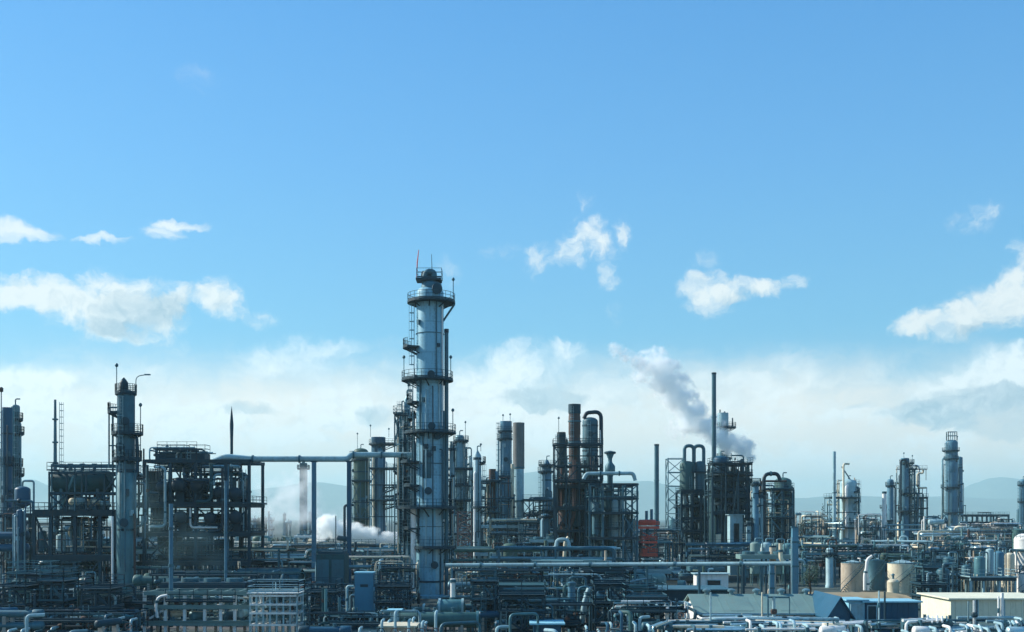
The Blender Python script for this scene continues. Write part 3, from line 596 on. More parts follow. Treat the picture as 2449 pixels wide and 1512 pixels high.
leg_vessel('receiver_vessel', 'squat dark blue vessel beside the foot of the edge columns', 36, 72, 1163, 1206, 178, 'deep_blue', 'vessel')
column('process_tower', 'slim blue pipe-hung column below the squat dark vessel', 'column', 40, 58, 1218, 172, 'deep_blue', 'dome', pipes=[(62, 1222, 1400, 2, -.8, 'galvanised'), (35, 1230, 1400, 2, -.8, 'blue_grey')], vents=0)
# ---- thin flare stack
stack('flare_stack', 'slender dark-tipped stack rising behind the long green drum', 126, 138, 956, 225, 'mid_steel', 'flare stack', .45, None, bands=(1005, 1060, 1110, 1150), lad=20)
# ---- tower with gooseneck lamp
t = column('process_tower', 'dark necked tower with a gooseneck lamp on its top platform', 'tower', 281, 322, 932, 147, 'teal_steel', 'dome', plats=[(940, 276, 326), (985, 259, 290, (2.2, 4.1)), (1036, 268, 341), (1098, 270, 338)], lad=(265, 950, 1130), lamps=[(279, 940, 878, 0), (325, 940, 900, 1.4), (336, 1100, 973, 0)], pipes=[(272, 985, 1120, 2.5, -.3, 'mid_steel'), (263, 975, 1120, 2, -.3, 'mid_steel'), (331, 1045, 1130, 4, -.5, 'dark_steel'), (328, 1230, 1410, 3, -.8, 'rust_paint')], manholes=[(1010, -75), (1070,-100), (1250,-80)], bands=((1130,.4),(1270,.3)), vents=0)
t.p('overhead_vessel', MB().lathe([(t.rad*.55, t.z(934)), (t.rad*.5, t.z(916)), (t.rad*.3, t.z(909)), (.05, t.z(903))], (-.3,0), 16), 'dark_steel')
t.p('lower_sleeve', MB().lathe([(t.rad*1.01, 2.2), (t.rad*1.05, 2.25), (t.rad*1.05, t.z(1132)), (t.rad*1.01, t.z(1131))], (0,0), 26), 'duct_teal'); t.p('white_riser_pipe', MB().tube([(t.x(277), -t.rad*1.1, 0), (t.x(277), -t.rad*1.1, t.z(1235))], .16, 8), 'white_paint')  # paler sleeve over the lower part of the tower, and a riser
# ---- deck with the long green drum (D about 150)
frame('steel_structure', 'dark three-storey frame carrying the long green drum', (82, 122, 180, 240, 272), 150, 7.5, (1224, 1332, 1418), 'dark_steel', rails=(0, 1), braces=((0,1,'x'),(2,1,'x'),(3,0,'/'),(1,0,'x'),(0,2,'\\')), w=.42, thin=.75)
drum('long_drum', 'long dark green drum lying high on the three-storey frame', 197, 1152, 153, 8.4, 1.55, 'dark_green', base=HC+(YH-1222)*150/F, noz=3)
frame('drum_canopy', 'light steel canopy frame standing over the long green drum', (124, 196, 270), 151.5, 4.5, (1110,), 'mid_steel', bot=1222, cat='canopy frame', w=.2, decks=False, thin=.34)
t = T('slanted_chute', 'pale slanted chute in front of the long green drum', 'chute', 160, 149.5); t.p('chute_duct', MB().beam((t.x(146),0,t.z(1216)), (t.x(176),0,t.z(1140)), .4, .3), 'duct_teal'); t.p('support_post', MB().beam((t.x(179),0,t.z(1222)), (t.x(179),0,t.z(1118)), .18), 'mid_steel')
for i, (x, y, r) in enumerate([(178,1186,.5),(192,1186,.55),(232,1188,.4),(250,1190,.35),(210,1192,.3)]): drum('small_drum', '*small pale drum on the deck under the long green drum', x, y+14, 150.5+i*.5, 1.5, r, ['cream_paint','pale_grey'][i % 2], base=HC+(YH-1224)*150/F+.05, group='small drums on the drum deck', rz=R(70))
for i, x in enumerate((100, 146, 212, 262)): leg_vessel('leg_vessel', '*upright vessel standing between the frame posts', x-11, x+11, 1268+i*9, 1318, 153+i, ['teal_steel','pale_grey','dark_green','duct_teal'][i], group='upright vessels inside the drum frame')
for i, x in enumerate((110, 152, 226)): leg_vessel('hopper', '*cone-bottomed hopper hung low between the frame posts', x-17, x+17, 1338, 1372, 154+i, ['pale_grey','roof_sheet','duct_teal'][i], 'hopper', group='hoppers in the drum frame', cone=True)
frame('steel_structure', 'open link structure between the gooseneck tower and the tall frame', (284, 316, 346), 172, 7, (1138, 1206, 1276, 1345), 'dark_steel', rails=(0, 1), w=.4, thin=.6, braces=((0,2,'x'),(1,1,'/')))
frame('steel_structure', 'open lattice structure at the edge columns of the photo', (-8, 34, 78), 184, 7, (1232, 1290, 1345), 'dark_steel', rails=(0, 1), w=.36, thin=.5, braces=((0,1,'x'),(1,2,'x'),(1,0,'/')))
frame('steel_structure', 'tall thin-posted cage round the long green drum', (118, 160, 206, 250, 284), 149, 8, (1128, 1176), 'dark_steel', bot=1222, rails=(0,), w=.22, thin=.3, decks=False, braces=((0,0,'x'),(2,0,'/'),(3,1,'x')))
# ---- tall open process frame
frame('steel_structure', 'tall dark open frame crowded with coolers and pipework', (345, 408, 468, 540, 596), 166, 9, (1100, 1206, 1276, 1345), 'dark_steel', rails=(1, 2, 3), w=.42, thin=.5, decks=(1, 2, 3), braces=((0,3,'/'),(1,3,'x'),(2,2,'x'),(0,1,'x'),(3,0,'x'),(3,2,'/')), dr=6)
for a, b, y in ((378, 442, 1092), (454, 492, 1087)):
    t = T('roof_cabin', '*railed cooler bank on top of the tall open process frame', 'cooler', (a+b)/2, 168, 'cooler banks on the process frame', z0=HC+(YH-1100)*166/F+.12)
    w_ = (b-a)*t.k; t.p('fan_housing', MB().box((0,1,.5), (w_, 3, .9)), 'dark_steel'); t.p('railing', MB().rail([(-w_/2,-.4,1),(w_/2,-.4,1),(w_/2,2.4,1),(-w_/2,2.4,1)], h=1.3, closed=True), 'mid_steel')
    for s in (-.25, .25): t.p('fan_ring', MB().lathe([(.55,.95),(.62,1.0),(.62,1.35),(.55,1.35)], (s*w_,1), 14), 'mid_steel')
for i, (x, y, r) in enumerate([(561,1181,14),(561,1238,15),(520,1178,13),(425,1160,17),(468,1162,16),(385,1165,14),(430,1238,15),(500,1240,14)]):
    t = T('heat_exchanger', ['*round-headed dark exchanger stacked in the process frame', '*dull green exchanger lying end-on in the process frame'][i % 2], 'heat exchanger', x, 165.2, 'exchangers stacked in the process frame'); z = t.z(y); r *= t.k; fl = HC+(YH-(1206 if y < 1200 else 1276))*166/F+.1
    t.p('exchanger_shell', MB().tube([(0,.3,z),(0,6,z)], r*.82, 18), ['dark_green','dark_steel'][i % 2]); t.p('channel_head', MB().hcyl((0,.3,z),(0,.5,z), r, 20), 'black_pipe'); t.p('flange', MB().tube([(0,.5,z),(0,.75,z)], r*1.1, 20), 'dark_steel')
    for yy in (1.4, 4.6): t.p('saddle', MB().box((0,yy,(z-r*.6+fl)/2), (r*1.2,.3,max(.1,z-r*.6-fl))), 'dark_steel')
for i, (x0, y0, x1, y1, x2, y2, r, m_) in enumerate([(352,1112,352,1180,380,1180,3.5,'dark_steel'),(372,1118,395,1118,395,1200,3,'pale_grey'),(440,1118,440,1150,500,1150,3.5,'black_pipe'),(505,1110,505,1200,470,1200,4,'dark_green'),(532,1120,532,1270,500,1270,3.5,'black_pipe'),(395,1190,395,1260,360,1260,3,'pale_grey'),(455,1215,455,1262,520,1262,2.5,'white_paint'),(512,1160,512,1135,535,1135,3,'pale_grey'),(480,1120,480,1204,485,1204,3.5,'dark_steel'),(545,1110,545,1345,552,1345,3,'blue_grey'),(420,1205,420,1340,424,1340,3,'dark_steel'),(575,1150,582,1150,582,1270,2,'pale_grey')]):
    pipe('bent_pipe', '*bent %s pipe threaded through the tall process frame' % {'dark_steel':'dark','pale_grey':'pale','black_pipe':'black','dark_green':'green','white_paint':'white','blue_grey':'blue-grey'}[m_], [(x0,y0,163.5+i*.35),(x1,y1,163.5+i*.35),(x2,y2,163.5+i*.35)], r, m_, group='bent pipes in the process frame', fl=(.5,))
t = T('spire_mast', 'needle-like dark spire standing over the process frame', 'mast', 554, 172); zt = t.z(972); zm = t.z(1015); zb = t.z(1100)
t.p('spire', MB().lathe([(.24,0),(.22,zb),(.24,t.z(1050)),(.3,zm),(.16,t.z(990)),(.02,zt)], (0,0), 12), 'dark_steel')
for i, (x, y, w_, h_, m_) in enumerate([(360,1160,22,60,'dark_green'),(440,1190,34,26,'teal_steel'),(380,1240,40,50,'dark_steel'),(400,1310,44,46,'dark_green'),(470,1312,40,42,'dark_steel'),(530,1315,36,44,'dark_green')]):
    t = T('equipment_cabinet', '*%s ribbed equipment casing deep in the tall process frame' % {'dark_green':'dark green','dark_steel':'dark','teal_steel':'teal','deep_blue':'deep blue'}[m_], 'equipment casing', x, 169+i*.4, 'casings in the process frame'); zt = t.z(y-h_/2); fl = HC+(YH-(1206 if y < 1200 else 1276 if y < 1270 else 1345))*166/F+.1
    t.p('casing', MB().box((0,1.5,(zt+fl)/2), (w_*t.k,3,zt-fl)), m_)
    for q in (-.36,-.12,.12,.36): t.p('rib', MB().box((q*w_*t.k,-.06,(zt+fl)/2), (.14,.14,(zt-fl)*.96)), 'dark_steel')
    t.p('top_flange', MB().box((0,1.5,zt+.08), (w_*t.k*1.08,3.2,.16)), 'mid_steel')
# ---- overhead pipe and its two posts
pipe('overhead_pipe', 'fat pale overhead pipe spanning from the process frame to the tallest column', [(500,1108,166.4),(540,1092,166.6),(600,1098,167),(832,1098,168),(838,1088,169),(985,1088,170.5)], 7, 'pale_grey', fl=(2.02, 2.5, 4.05, 4.5), bend=1.5)
for x, lab in ((751, 'dark post under the overhead pipe, nearer the process frame'), (835, 'dark post under the kink of the overhead pipe')):
    t = T('pipe_support_post', lab, 'support post', x, 167.5); z = t.z(1105); t.p('post_shaft', MB().box((0,0,z/2), (.62,.62,z)), 'deep_blue' if x > 800 else 'blue_grey'); t.p('saddle_head', MB().box((0,0,z+.05), (.95,.8,.16)), 'dark_steel'); t.p('base_plate', MB().box((0,0,.12), (1.3,1.3,.24)), 'concrete')
t = T('slim_pole', 'slim white pole in front of the dark twin-panel tank', 'pole', 756, 150); t.p('pole_shaft', MB().tube([(0,0,0),(0,0,t.z(1345))], .13, 8), 'pale_grey'); t.p('cross_arm', MB().beam((t.x(690),0,t.z(1345)), (.2,0,t.z(1345)), .14), 'galvanised')
# ---- dark band of sheds and tanks below
shed('dark_shed', 'long low dark green shed behind the pale steel skid', 556, 700, 1398, 138, 9, 'dark_green', 'dark_green', 1366, cat='shed', openings=((.1,.25,.1,.7,'d'),(.5,.6,.3,.7,'w')))
t = T('twin_panel_tank', 'dark teal block-shaped tank with two tall panels beside the blue cabinet', 'tank', 790, 148, foot=3); w_ = 68*t.k; zt = t.z(1326); zb = t.z(1400)
t.p('tank_body', MB().box((0,2,(zt+zb)/2), (w_,4,zt-zb)), 'dark_green')
for s in (-.26, .26): t.p('side_panel', MB().box((s*w_,-.06,(zt+zb)/2-.3), (w_*.42,.14,(zt-zb)*.8)), 'teal_steel')
for s in (-1, 1):
    for yy in (.3, 3.7): t.p('leg', MB().beam((s*w_*.45,yy,0), (s*w_*.45,yy,zb), .3), 'dark_steel')
t.p('lid', MB().box((0,2,zt+.2), (w_*.9,3.6,.38)), 'dark_steel'); t.p('railing', MB().rail([(-w_*.45,.2,zt+.4),(w_*.45,.2,zt+.4),(w_*.45,3.8,zt+.4),(-w_*.45,3.8,zt+.4)], closed=True), 'mid_steel')
frame('cable_bridge', 'low dark pipe bridge running behind the twin-panel tank', (585, 640, 700, 745), 176, 4, (1345, 1362), 'dark_steel', w=.3, thin=.4)
# ---- foreground pale steel skid
t = frame('pale_skid', 'pale open steel skid with window-like bays low by the frame', (346, 396, 442, 490, 528, 562, 600, 640, 690, 722), 112, 4.2, (1414, 1447, 1487), 'white_paint', cat='equipment skid', w=.3, thin=.42, rails=(), decks=(2,), dmat='roof_sheet', braces=((0,1,'/'),))
for i, (x, y, r, m_) in enumerate([(372,1455,10,'pale_grey'),(425,1462,9,'cream_paint'),(470,1466,12,'duct_teal'),(545,1466,10,'teal_steel'),(580,1460,12,'pale_grey'),(665,1466,12,'duct_teal')]): drum('skid_drum', '*small drum inside the pale open skid', x, y+6, 113.2, 1.5, r*112/F, m_, base=HC+(YH-1487)*112/F+.1, group='drums inside the pale skid', rz=R(20*i))
frame('louvred_rack', 'pale rack with a grid of small bays ending the open skid', tuple(598+16*i for i in range(8)), 108.5, 2.6, (1420, 1441, 1462, 1490), 'pale_grey', cat='rack', w=.16, thin=.2, decks=(0,), dmat='white_paint', rails=(0,))
pipe('white_elbow', 'white elbow pipe bending down inside the pale skid', [(400,1424,111.4),(378,1428,111.4),(372,1450,111.4),(377,1478,111.4)], 3.4, 'white_paint', fl=(1.5,))
pipe('tall_vent', 'tall grey vent pole rising from the pale open skid', [(409,1500,113),(409,1205,113)], 5, 'blue_grey', cat='vent pipe', fl=(.2,.5,.8))
pipe('tall_vent', 'thin grey vent pole beside the stacked exchangers', [(540,1460,128),(540,1150,128)], 3.4, 'blue_grey', cat='vent pipe', fl=(.3,.6))
# ---- blue cabinet
t = T('blue_cabinet', 'upright light blue cabinet with a dark nameplate near its top', 'cabinet', 870, 119, foot=1.3); w_ = 44*t.k; zt = t.z(1371)
t.p('cabinet_body', MB().box((0,.9,zt/2+.1), (w_,1.8,zt-.2)), 'blue_panel'); t.p('top_cap', MB().box((0,.9,zt+.05), (w_*1.06,1.9,.12)), 'light_blue'); t.p('nameplate', MB().box((.05,-.03,t.z(1401)), (w_*.42,.06,.3)), 'dark_steel'); t.p('door_panel', MB().box((0,-.02,zt*.42), (w_*.86,.05,zt*.7)), 'blue_panel'); t.p('plinth', MB().box((0,.9,.06), (w_*1.1,2,.18)), 'concrete')
pipe('bent_pipe', 'square-bent pale pipe hugging the side of the blue cabinet', [(830,1466,119.5),(830,1402,119.5),(846,1402,119.5)], 3, 'pale_grey', fl=(.5,), bend=2)
# ---- the tallest column
t = column('main_tower', 'the tallest blue-grey column, ringed by six walkways', 'column', 996, 1061, 684, 166, 'column_paint', 'dome', plats=[(722, 974, 1089), (908, 960, 1084), (1034, 967, 1091), (1213, 946, 1091), (1308, 984, 1092)], lad=(190, 720, 908), manholes=[(1175, -92), (1022, -80), (900, -82), (1045,-60), (1350,-70)], lamps=[(1084, 722, 672, 0), (966, 908, 858, 0), (1078, 908, 858, 0), (1083, 1034, 985, 0)], bands=((800,.06),(1110,.08),(1260,.06),(1392,.25)), vents=0, n=36)
r = t.rad; zt = t.z(684)
platform(t, (0,0), r, t.z(830), (1028-963)*t.k, r*1.05, (2.35, 3.9))
for y, q in ((962, 972), (1104, 958), (1160, 966), (1262, 962)): platform(t, (0,0), r, t.z(y), (1028-q)*t.k, r*1.05, (2.5, 4.0))
for x, ya, yb, rr, m_ in ((1002,1300,1215,.16,'dark_steel'),(1008,1030,912,.1,'mid_steel'),(1052,1030,912,.12,'pale_grey'),(1046,905,726,.09,'mid_steel'),(1055,1420,1312,.14,'dark_steel'),(1014,1205,1040,.08,'dark_steel')):
    yy = -math.sqrt(max(.1, r*r-t.x(x)**2))-rr-.05; t.p('riser_pipe', MB().tube(fillet([(t.x(x),yy+rr*2,t.z(yb)),(t.x(x),yy,t.z(yb)),(t.x(x),yy,t.z(ya))], .2), rr, 8), m_)
for x, y in ((1012,1040),(1036,1028),(1022,1070),(1040,1075)): t.p('valve_box', MB().box((t.x(x), -math.sqrt(r*r-t.x(x)**2)-.25, t.z(y)), (.6,.6,.7)), 'dark_steel')
ladder(t, (-r-.5, -.6), t.z(1034), t.z(912), (-1, -.3)); ladder(t, (-r-.45, -.4), t.z(1213), t.z(1038), (-1,-.3)); ladder(t, (-r-.45, -.4), t.z(1308), t.z(1216), (-1,-.3))
t.p('brace', MB().beam((t.x(1087), 0, t.z(728)), (t.x(1060), 0, t.z(768)), .28), 'mid_steel')
t.p('condenser_shell', MB().lathe([(r*.78, t.z(722)), (r*.8, t.z(690)), (r*.72, t.z(680)), (r*.4, t.z(673))], (r*.12, -.2), 24), 'mid_steel')
nozzle(t, (r*.1,-.3), r*.75, t.z(697), R(-60), .4, .6, 'dark_steel', 'round_hatch')
t.p('overhead_elbow', MB().tube(fillet([(-r*.35, -.2, t.z(684)), (-r*.35, -.2, t.z(652)), (r*.3, -.2, t.z(650)), (r*.3, -.2, t.z(676))], .9, 6), .46, 14), 'mid_steel')
t.p('reflux_drum', MB().hcyl((-r*.55, .4, t.z(656)), (r*.1, .4, t.z(658)), .62, 16), 'dark_steel')
po = t.p('crown_platform', MB().box((t.x(1026), 0, t.z(671)), (60*t.k, 2.6, .3)), 'grating'); z = t.z(671)+.15
t.p('railing', MB().rail([(t.x(998),-1.3,z),(t.x(1057),-1.3,z),(t.x(1057),1.3,z),(t.x(998),1.3,z)], h=1.45, closed=True), 'dark_steel', po)
for a in (.35, -.35): t.p('crown_strut', MB().beam((a*r*1.6,0,t.z(700)), (a*r*1.6,0,z-.3), .22), 'dark_steel')
t.p('red_whip_aerial', MB().tube([(t.x(996), 0, z), (t.x(998),0,t.z(628)), (t.x(1001.5), 0, t.z(598))], [.05,.09,.05], 6), 'red_paint')
t.p('whip_aerial', MB().tube([(t.x(1034), 0, z), (t.x(1032),0,t.z(608))], [.07,.035], 6), 'dark_steel')
t.p('downcomer_pipe', MB().tube(fillet([(t.x(1068), -.3, 0), (t.x(1068), -.3, t.z(790)), (t.x(1068), -.3, t.z(789))], .1), .31, 12), 'mid_steel')
t.p('downcomer_cap', MB().tube([(t.x(1068), -.3, t.z(797)), (t.x(1068), -.3, t.z(788))], .36, 12), 'black_pipe')
t.p('white_conduit', MB().tube([(t.x(1059), -r*.55, t.z(1020)), (t.x(1059), -r*.55, t.z(735))], .09, 8), 'white_paint')
t.p('white_conduit', MB().tube([(t.x(991), -r*.75, t.z(1425)), (t.x(991), -r*.75, t.z(1216))], .42, 10), 'white_paint')
t.p('side_panel', MB().lathe([(r*1.012, 0.6), (r*1.012, t.z(1215))], (0,0), 6, R(-62), R(-18)), 'pale_grey')
for y in (1060, 1075, 1120, 1150, 1190, 1250): t.p('pipe_bracket', MB().beam((r*.9,-.4,t.z(y)), (t.x(1068)+.1,-.4,t.z(y)), .2), 'dark_steel')
# slim twin risers tight behind the main column
column('slim_tower', 'slim pale-jacketed riser clinging to the tallest column', 'column', 966, 981, 948, 174, 'galvanised', 'cone', plats=[(1000, 962, 992), (1104, 957, 1001), (1290, 958, 994)], lad=(200, 960, 1100), pipes=[(962, 960, 1300, 1.5, -.6, 'mid_steel'), (988, 1000, 1320, 2.5, -.8, 'white_paint')], lamps=[(978, 948, 925, 0)])
# ---- paired green columns behind
column('green_tower', 'broad olive green column behind the overhead pipe', 'column', 845, 881, 1072, 300, 'olive_green', 'dome', lad=(200, 1080, 1270), lamps=[(856, 1080, 1040, 0)], pipes=[(884, 1090, 1270, 2.5, -.7, 'cream_paint')], bands=((1130,.3),(1200,.3)), plats=[(1100, 840, 888)])
column('crowned_tower', 'dark column with a broad railed crown platform beside the olive one', 'column', 888, 922, 1046, 290, 'deep_blue', 'flat', plats=[(1062, 882, 955), (1186, 880, 960, (-1,1)), (1205, 880, 965, (-1,1)), (1165,880,958,(-1,1))], pipes=[(912, 1075, 1285, 6.5, -1.1, 'blue_grey'), (896, 1090, 1285, 3, -1.15, 'cream_paint')], vents=0, lamps=[(886,1046,1020,0),(930,1046,1028,0)])
# ---- faint flare
t = lattice('flare_tower', 'faint far flare tower seen through thin vapour', 718, 731, 1108, 620, 11, 'mid_steel', w=.5); t.p('flare_pipe', MB().tube([(0,1.5,0),(0,1.5,t.z(1102))], .9, 10), 'mid_steel'); t.p('platform', MB().box((0,1.5,t.z(1122)), (26*t.k,5,.6)), 'dark_steel'); t.p('railing', MB().rail([(-13*t.k,-1,t.z(1122)+.3),(13*t.k,-1,t.z(1122)+.3),(13*t.k,4,t.z(1122)+.3),(-13*t.k,4,t.z(1122)+.3)], h=2, t=.2, closed=True), 'dark_steel')
t = T('loading_arm', 'dark swan-necked loading arm behind the dark post', 'loading arm', 826, 210); t.p('arm_pipe', MB().tube(fillet([(t.x(824),0,0),(t.x(824),0,t.z(1209)),(t.x(846),0,t.z(1208))], .5), .25, 8), 'black_pipe'); t.p('deck_float', MB().hcyl((t.x(808),0,t.z(1287)),(t.x(836),0,t.z(1290)), .5, 10), 'dark_steel'); t.p('aerial', MB().tube([(t.x(803),0,0),(t.x(803),0,t.z(1234))], .1, 6), 'dark_steel')
# ---- runs of small bore pipework, walkways and ladders that knit the units together
tr = random.Random(23)
def pipework(label, x0, x1, top, bot, D, dep, n, pal, walks=2, lads=1, thick=(.06,.19), fallz=True):
    """one welded web of pipes filling a region; pipes run square to each other with rounded bends"""
    t = T('process_pipework', label, 'pipework', (x0+x1)/2, D); X0, X1, Z0, Z1 = t.x(x0), t.x(x1), t.z(bot), t.z(top); prev = None
    for i in range(n):
        p = Vector((tr.uniform(X0,X1), tr.uniform(0,dep), tr.uniform(Z0,Z1))) if prev is None or i % 3 == 0 else prev.copy(); pts = [p.copy()]; ax = tr.choice('zzx')
        for j in range(tr.randint(2,5)):
            q = pts[-1].copy()
            if ax == 'z': q.z = tr.uniform(Z0,Z1) if j else (tr.uniform(Z0, Z0+(Z1-Z0)*.4) if p.z > (Z0+Z1)/2 else tr.uniform(Z0+(Z1-Z0)*.55, Z1))
            elif ax == 'x': q.x = tr.uniform(X0,X1)
            else: q.y = tr.uniform(0,dep)
            if (q-pts[-1]).length > .8: pts.append(q)
            ax = tr.choice({'z':'xxy','x':'zzy','y':'zx'}[ax])
        if len(pts) < 2: pts.append(pts[0]+Vector((0,0,2.5)))
        r = tr.choice((thick[0], thick[0]*1.5, thick[1]*.6, thick[1])); prev = pts[tr.randint(0,len(pts)-1)]; m = MB().tube(fillet(pts, r*3.5, 3), r, 7)
        po = t.p('pipe_run', m, tr.choice(pal))
        if i % 3 == 0:
            a = pts[0].lerp(pts[1], .5); d = (pts[1]-pts[0]).normalized(); g = MB().tube([a-d*.22, a-d*.1, a+d*.1, a+d*.22], [r*1.7, r*2.1, r*2.1, r*1.7], 8); g.tube([a, a+Vector((0,-r*3.2,.02))], .05, 5); t.p('valve', g, tr.choice(('dark_steel','mid_steel','rust_paint')), po)
    for i in range(walks):
        z = Z0+(Z1-Z0)*(i+.6+tr.uniform(-.2,.2))/max(1,walks); a = tr.uniform(X0, X0+(X1-X0)*.35); b = tr.uniform(X0+(X1-X0)*.6, X1); m = MB().box(((a+b)/2, -.3, z-.1), (b-a, 1.1, .16))
        for x in (a+.2, b-.2): m.beam((x,-.3,max(0,z-3.5)),(x,-.3,z-.1), .14)
        w_ = t.p('walkway', m, 'grating'); t.p('railing', MB().rail([(a,-.82,z),(b,-.82,z)], step=1.4), 'dark_steel', w_)
    for i in range(lads): x = tr.uniform(X0, X1); ladder(t, (x,-1.0), Z0+(Z1-Z0)*.1, Z0+(Z1-Z0)*tr.uniform(.5,.9), (0,-1), tr.choice(('mid_steel','galvanised')), cage=False)
    return t
DK = ['dark_steel','black_pipe','dark_green','teal_steel','mid_steel','dark_steel']; MX = DK+['pale_grey','blue_grey','galvanised','cream_paint','rust_paint']; PL = ['pale_grey','cream_paint','galvanised','cream_paint','white_paint','tan_paint','mid_steel','insulation']
pipework('dark web of pipes filling the upper storey of the drum frame', 84, 270, 1234, 1328, 151.5, 5, 34, MX, 1, 2)
pipework('dark web of pipes filling the lowest storey of the drum frame', 84, 280, 1340, 1430, 151, 5, 36, MX, 2, 1)
pipework('pipes strung under the long green drum', 120, 270, 1178, 1222, 152, 3, 18, MX, 0, 1)
pipework('tangle of pipes around the edge columns', 0, 78, 1190, 1420, 176, 3, 26, MX, 3, 2)
pipework('dense dark pipes in the top storey of the tall open frame', 346, 590, 1106, 1204, 168, 5, 44, DK+['pale_grey'], 2, 2, (.08,.26))
pipework('dense dark pipes in the middle storey of the tall open frame', 346, 590, 1210, 1274, 167.5, 5, 34, DK+['pale_grey','cream_paint'], 1, 2, (.07,.22))
pipework('dense dark pipes in the lowest storeys of the tall open frame', 346, 590, 1280, 1400, 167, 6, 40, DK+['mid_steel'], 3, 2, (.07,.22))
pipework('pipes and landings hugging the gooseneck lamp tower', 282, 342, 1050, 1300, 149.5, 2, 20, MX, 3, 1)
pipework('dark pipes crowding the ground before the drum frame', 0, 335, 1405, 1500, 116, 6, 42, DK+['duct_teal','pale_grey'], 3, 1)
pipework('low dark pipes between the pale skid and the tall frame', 345, 740, 1368, 1430, 134, 6, 34, DK, 3, 1)
pipework('pipes at the dark foot of the twin-panel tank', 700, 850, 1395, 1490, 132, 5, 30, DK+['rust_paint','pale_grey'], 2, 1)
pipework('pipes clinging to the sunny side of the tallest column', 946, 992, 965, 1330, 172, 2, 26, ['mid_steel','galvanised','dark_steel','cream_paint','pale_grey'], 5, 2)
pipework('pipes clinging to the shady side of the tallest column', 1064, 1092, 1045, 1340, 170, 2, 18, MX, 4, 1)
pipework('low pipe tangle behind the blue cabinet', 880, 1000, 1340, 1440, 150, 5, 36, MX, 2, 1)
pipework('pipes and landings around the small capped column', 1066, 1130, 1070, 1320, 268, 4, 28, MX, 5, 2, (.1,.28))
pipework('pipework between the bullet-headed column and the chimney', 1132, 1232, 1140, 1330, 256, 5, 38, MX, 5, 2, (.1,.28))
pipework('pipework right of the grey chimney by the thin landing column', 1250, 1335, 1190, 1330, 262, 5, 36, MX, 5, 1, (.1,.28))
pipework('dark pipe jungle wrapped round the rust-brown stack', 1326, 1440, 1090, 1335, 226, 6, 54, DK+['rust_paint','rust_pink','pale_grey'], 5, 3, (.08,.26))
pipework('teal pipe jungle inside the lattice-braced frame', 1412, 1524, 1160, 1335, 215, 6, 48, DK+['pale_grey','teal_steel','duct_teal'], 4, 2, (.07,.22))
pipework('pipes below the red hoist', 1500, 1600, 1290, 1345, 236, 5, 24, MX, 2, 1)
pipework('dark pipe web on the gridded reactor frame', 1630, 1704, 1110, 1335, 262, 6, 36, DK+['mid_steel'], 4, 2, (.09,.26))
pipework('black pipe jungle under the steam plume', 1700, 1800, 1085, 1335, 248, 6, 52, DK+['black_pipe','rust_paint'], 5, 3, (.09,.3))
pipework('pipes around the standpipes and black bent pipe', 1795, 1898, 1150, 1335, 228, 5, 34, MX, 3, 2, (.08,.24))
pipework('pale pipes about the white flue and domed vessel', 1985, 2060, 1140, 1320, 336, 5, 26, PL, 3, 1, (.1,.3))
pipework('pipes and landings on the looped pipe column', 2140, 2220, 1110, 1300, 350, 5, 30, PL+DK, 5, 1, (.1,.3))
pipework('pipes climbing the ringed far tower', 2254, 2304, 1080, 1290, 440, 3, 14, PL, 2, 1, (.14,.34))
pipework('dark pipe thicket beside the cream round tank', 2196, 2330, 1300, 1420, 182, 6, 54, DK+['blue_grey','galvanised'], 3, 1)
pipework('pale pipes between the far racks and ringed tower', 2200, 2440, 1262, 1320, 300, 8, 40, PL, 3, 0, (.1,.28))
pipework('mixed pipes behind the tan and grey tanks', 1910, 2200, 1300, 1345, 215, 6, 40, PL+DK, 3, 1)
pipework('greenish pipe tangle before the furnace', 1070, 1330, 1352, 1420, 142, 7, 50, MX+['olive_green'], 3, 1)
pipework('dark pipe tangle before the rust-brown stack', 1320, 1570, 1355, 1440, 138, 7, 50, DK+['pale_grey','blue_grey'], 3, 2)
pipework('dark pipes and tubes along the bottom before the plant room', 1180, 1420, 1430, 1512, 108, 5, 36, DK+['duct_teal'], 2, 1)
pipework('white and dark pipe jumble at the bottom before the brown hut', 1440, 1670, 1440, 1510, 100, 5, 46, ['white_paint','pale_grey','dark_steel','black_pipe','mid_steel','pale_grey'], 1, 0, (.05,.15))
pipework('fine white pipe jumble along the bottom before the gabled store', 1660, 2050, 1474, 1510, 94.5, 3, 44, ['white_paint','pale_grey','cream_paint','insulation','mid_steel'], 0, 0, (.05,.14))
pipework('fine white pipe jumble along the bottom before the yellow block', 2060, 2449, 1482, 1512, 95, 3, 40, ['white_paint','pale_grey','dark_steel','insulation','mid_steel'], 0, 0, (.05,.14))
pipework('pipes above the yellow block among the leg vessels', 2300, 2440, 1300, 1385, 178, 5, 36, PL+DK, 2, 1)
pipework('pale pipe clutter between the thick post and the white flue', 1912, 1990, 1222, 1330, 300, 5, 40, PL+['dark_steel','dark_green','mid_steel'], 4, 1, (.08,.26))
pipework('pipe clutter behind the grey tank and short white flue', 2052, 2118, 1228, 1330, 300, 5, 40, PL+['dark_steel','dark_green','mid_steel'], 4, 1, (.08,.26))
pipework('pipe clutter between looped pipe column and ringed tower', 2214, 2262, 1232, 1330, 310, 5, 30, PL+['dark_steel','mid_steel'], 3, 1, (.08,.26))
pipework('pale pipe clutter under the flat far deck', 2300, 2449, 1250, 1330, 330, 6, 54, PL+['dark_steel','dark_green','mid_steel'], 4, 1, (.08,.26))
pipework('pipe clutter filling the gap under the grey chimney', 1150, 1330, 1235, 1345, 238, 6, 60, MX+PL, 4, 2, (.08,.24))
pipework('pipe clutter between the braced frame and lattice mast', 1520, 1640, 1262, 1345, 250, 6, 40, MX+PL, 3, 1, (.08,.24))
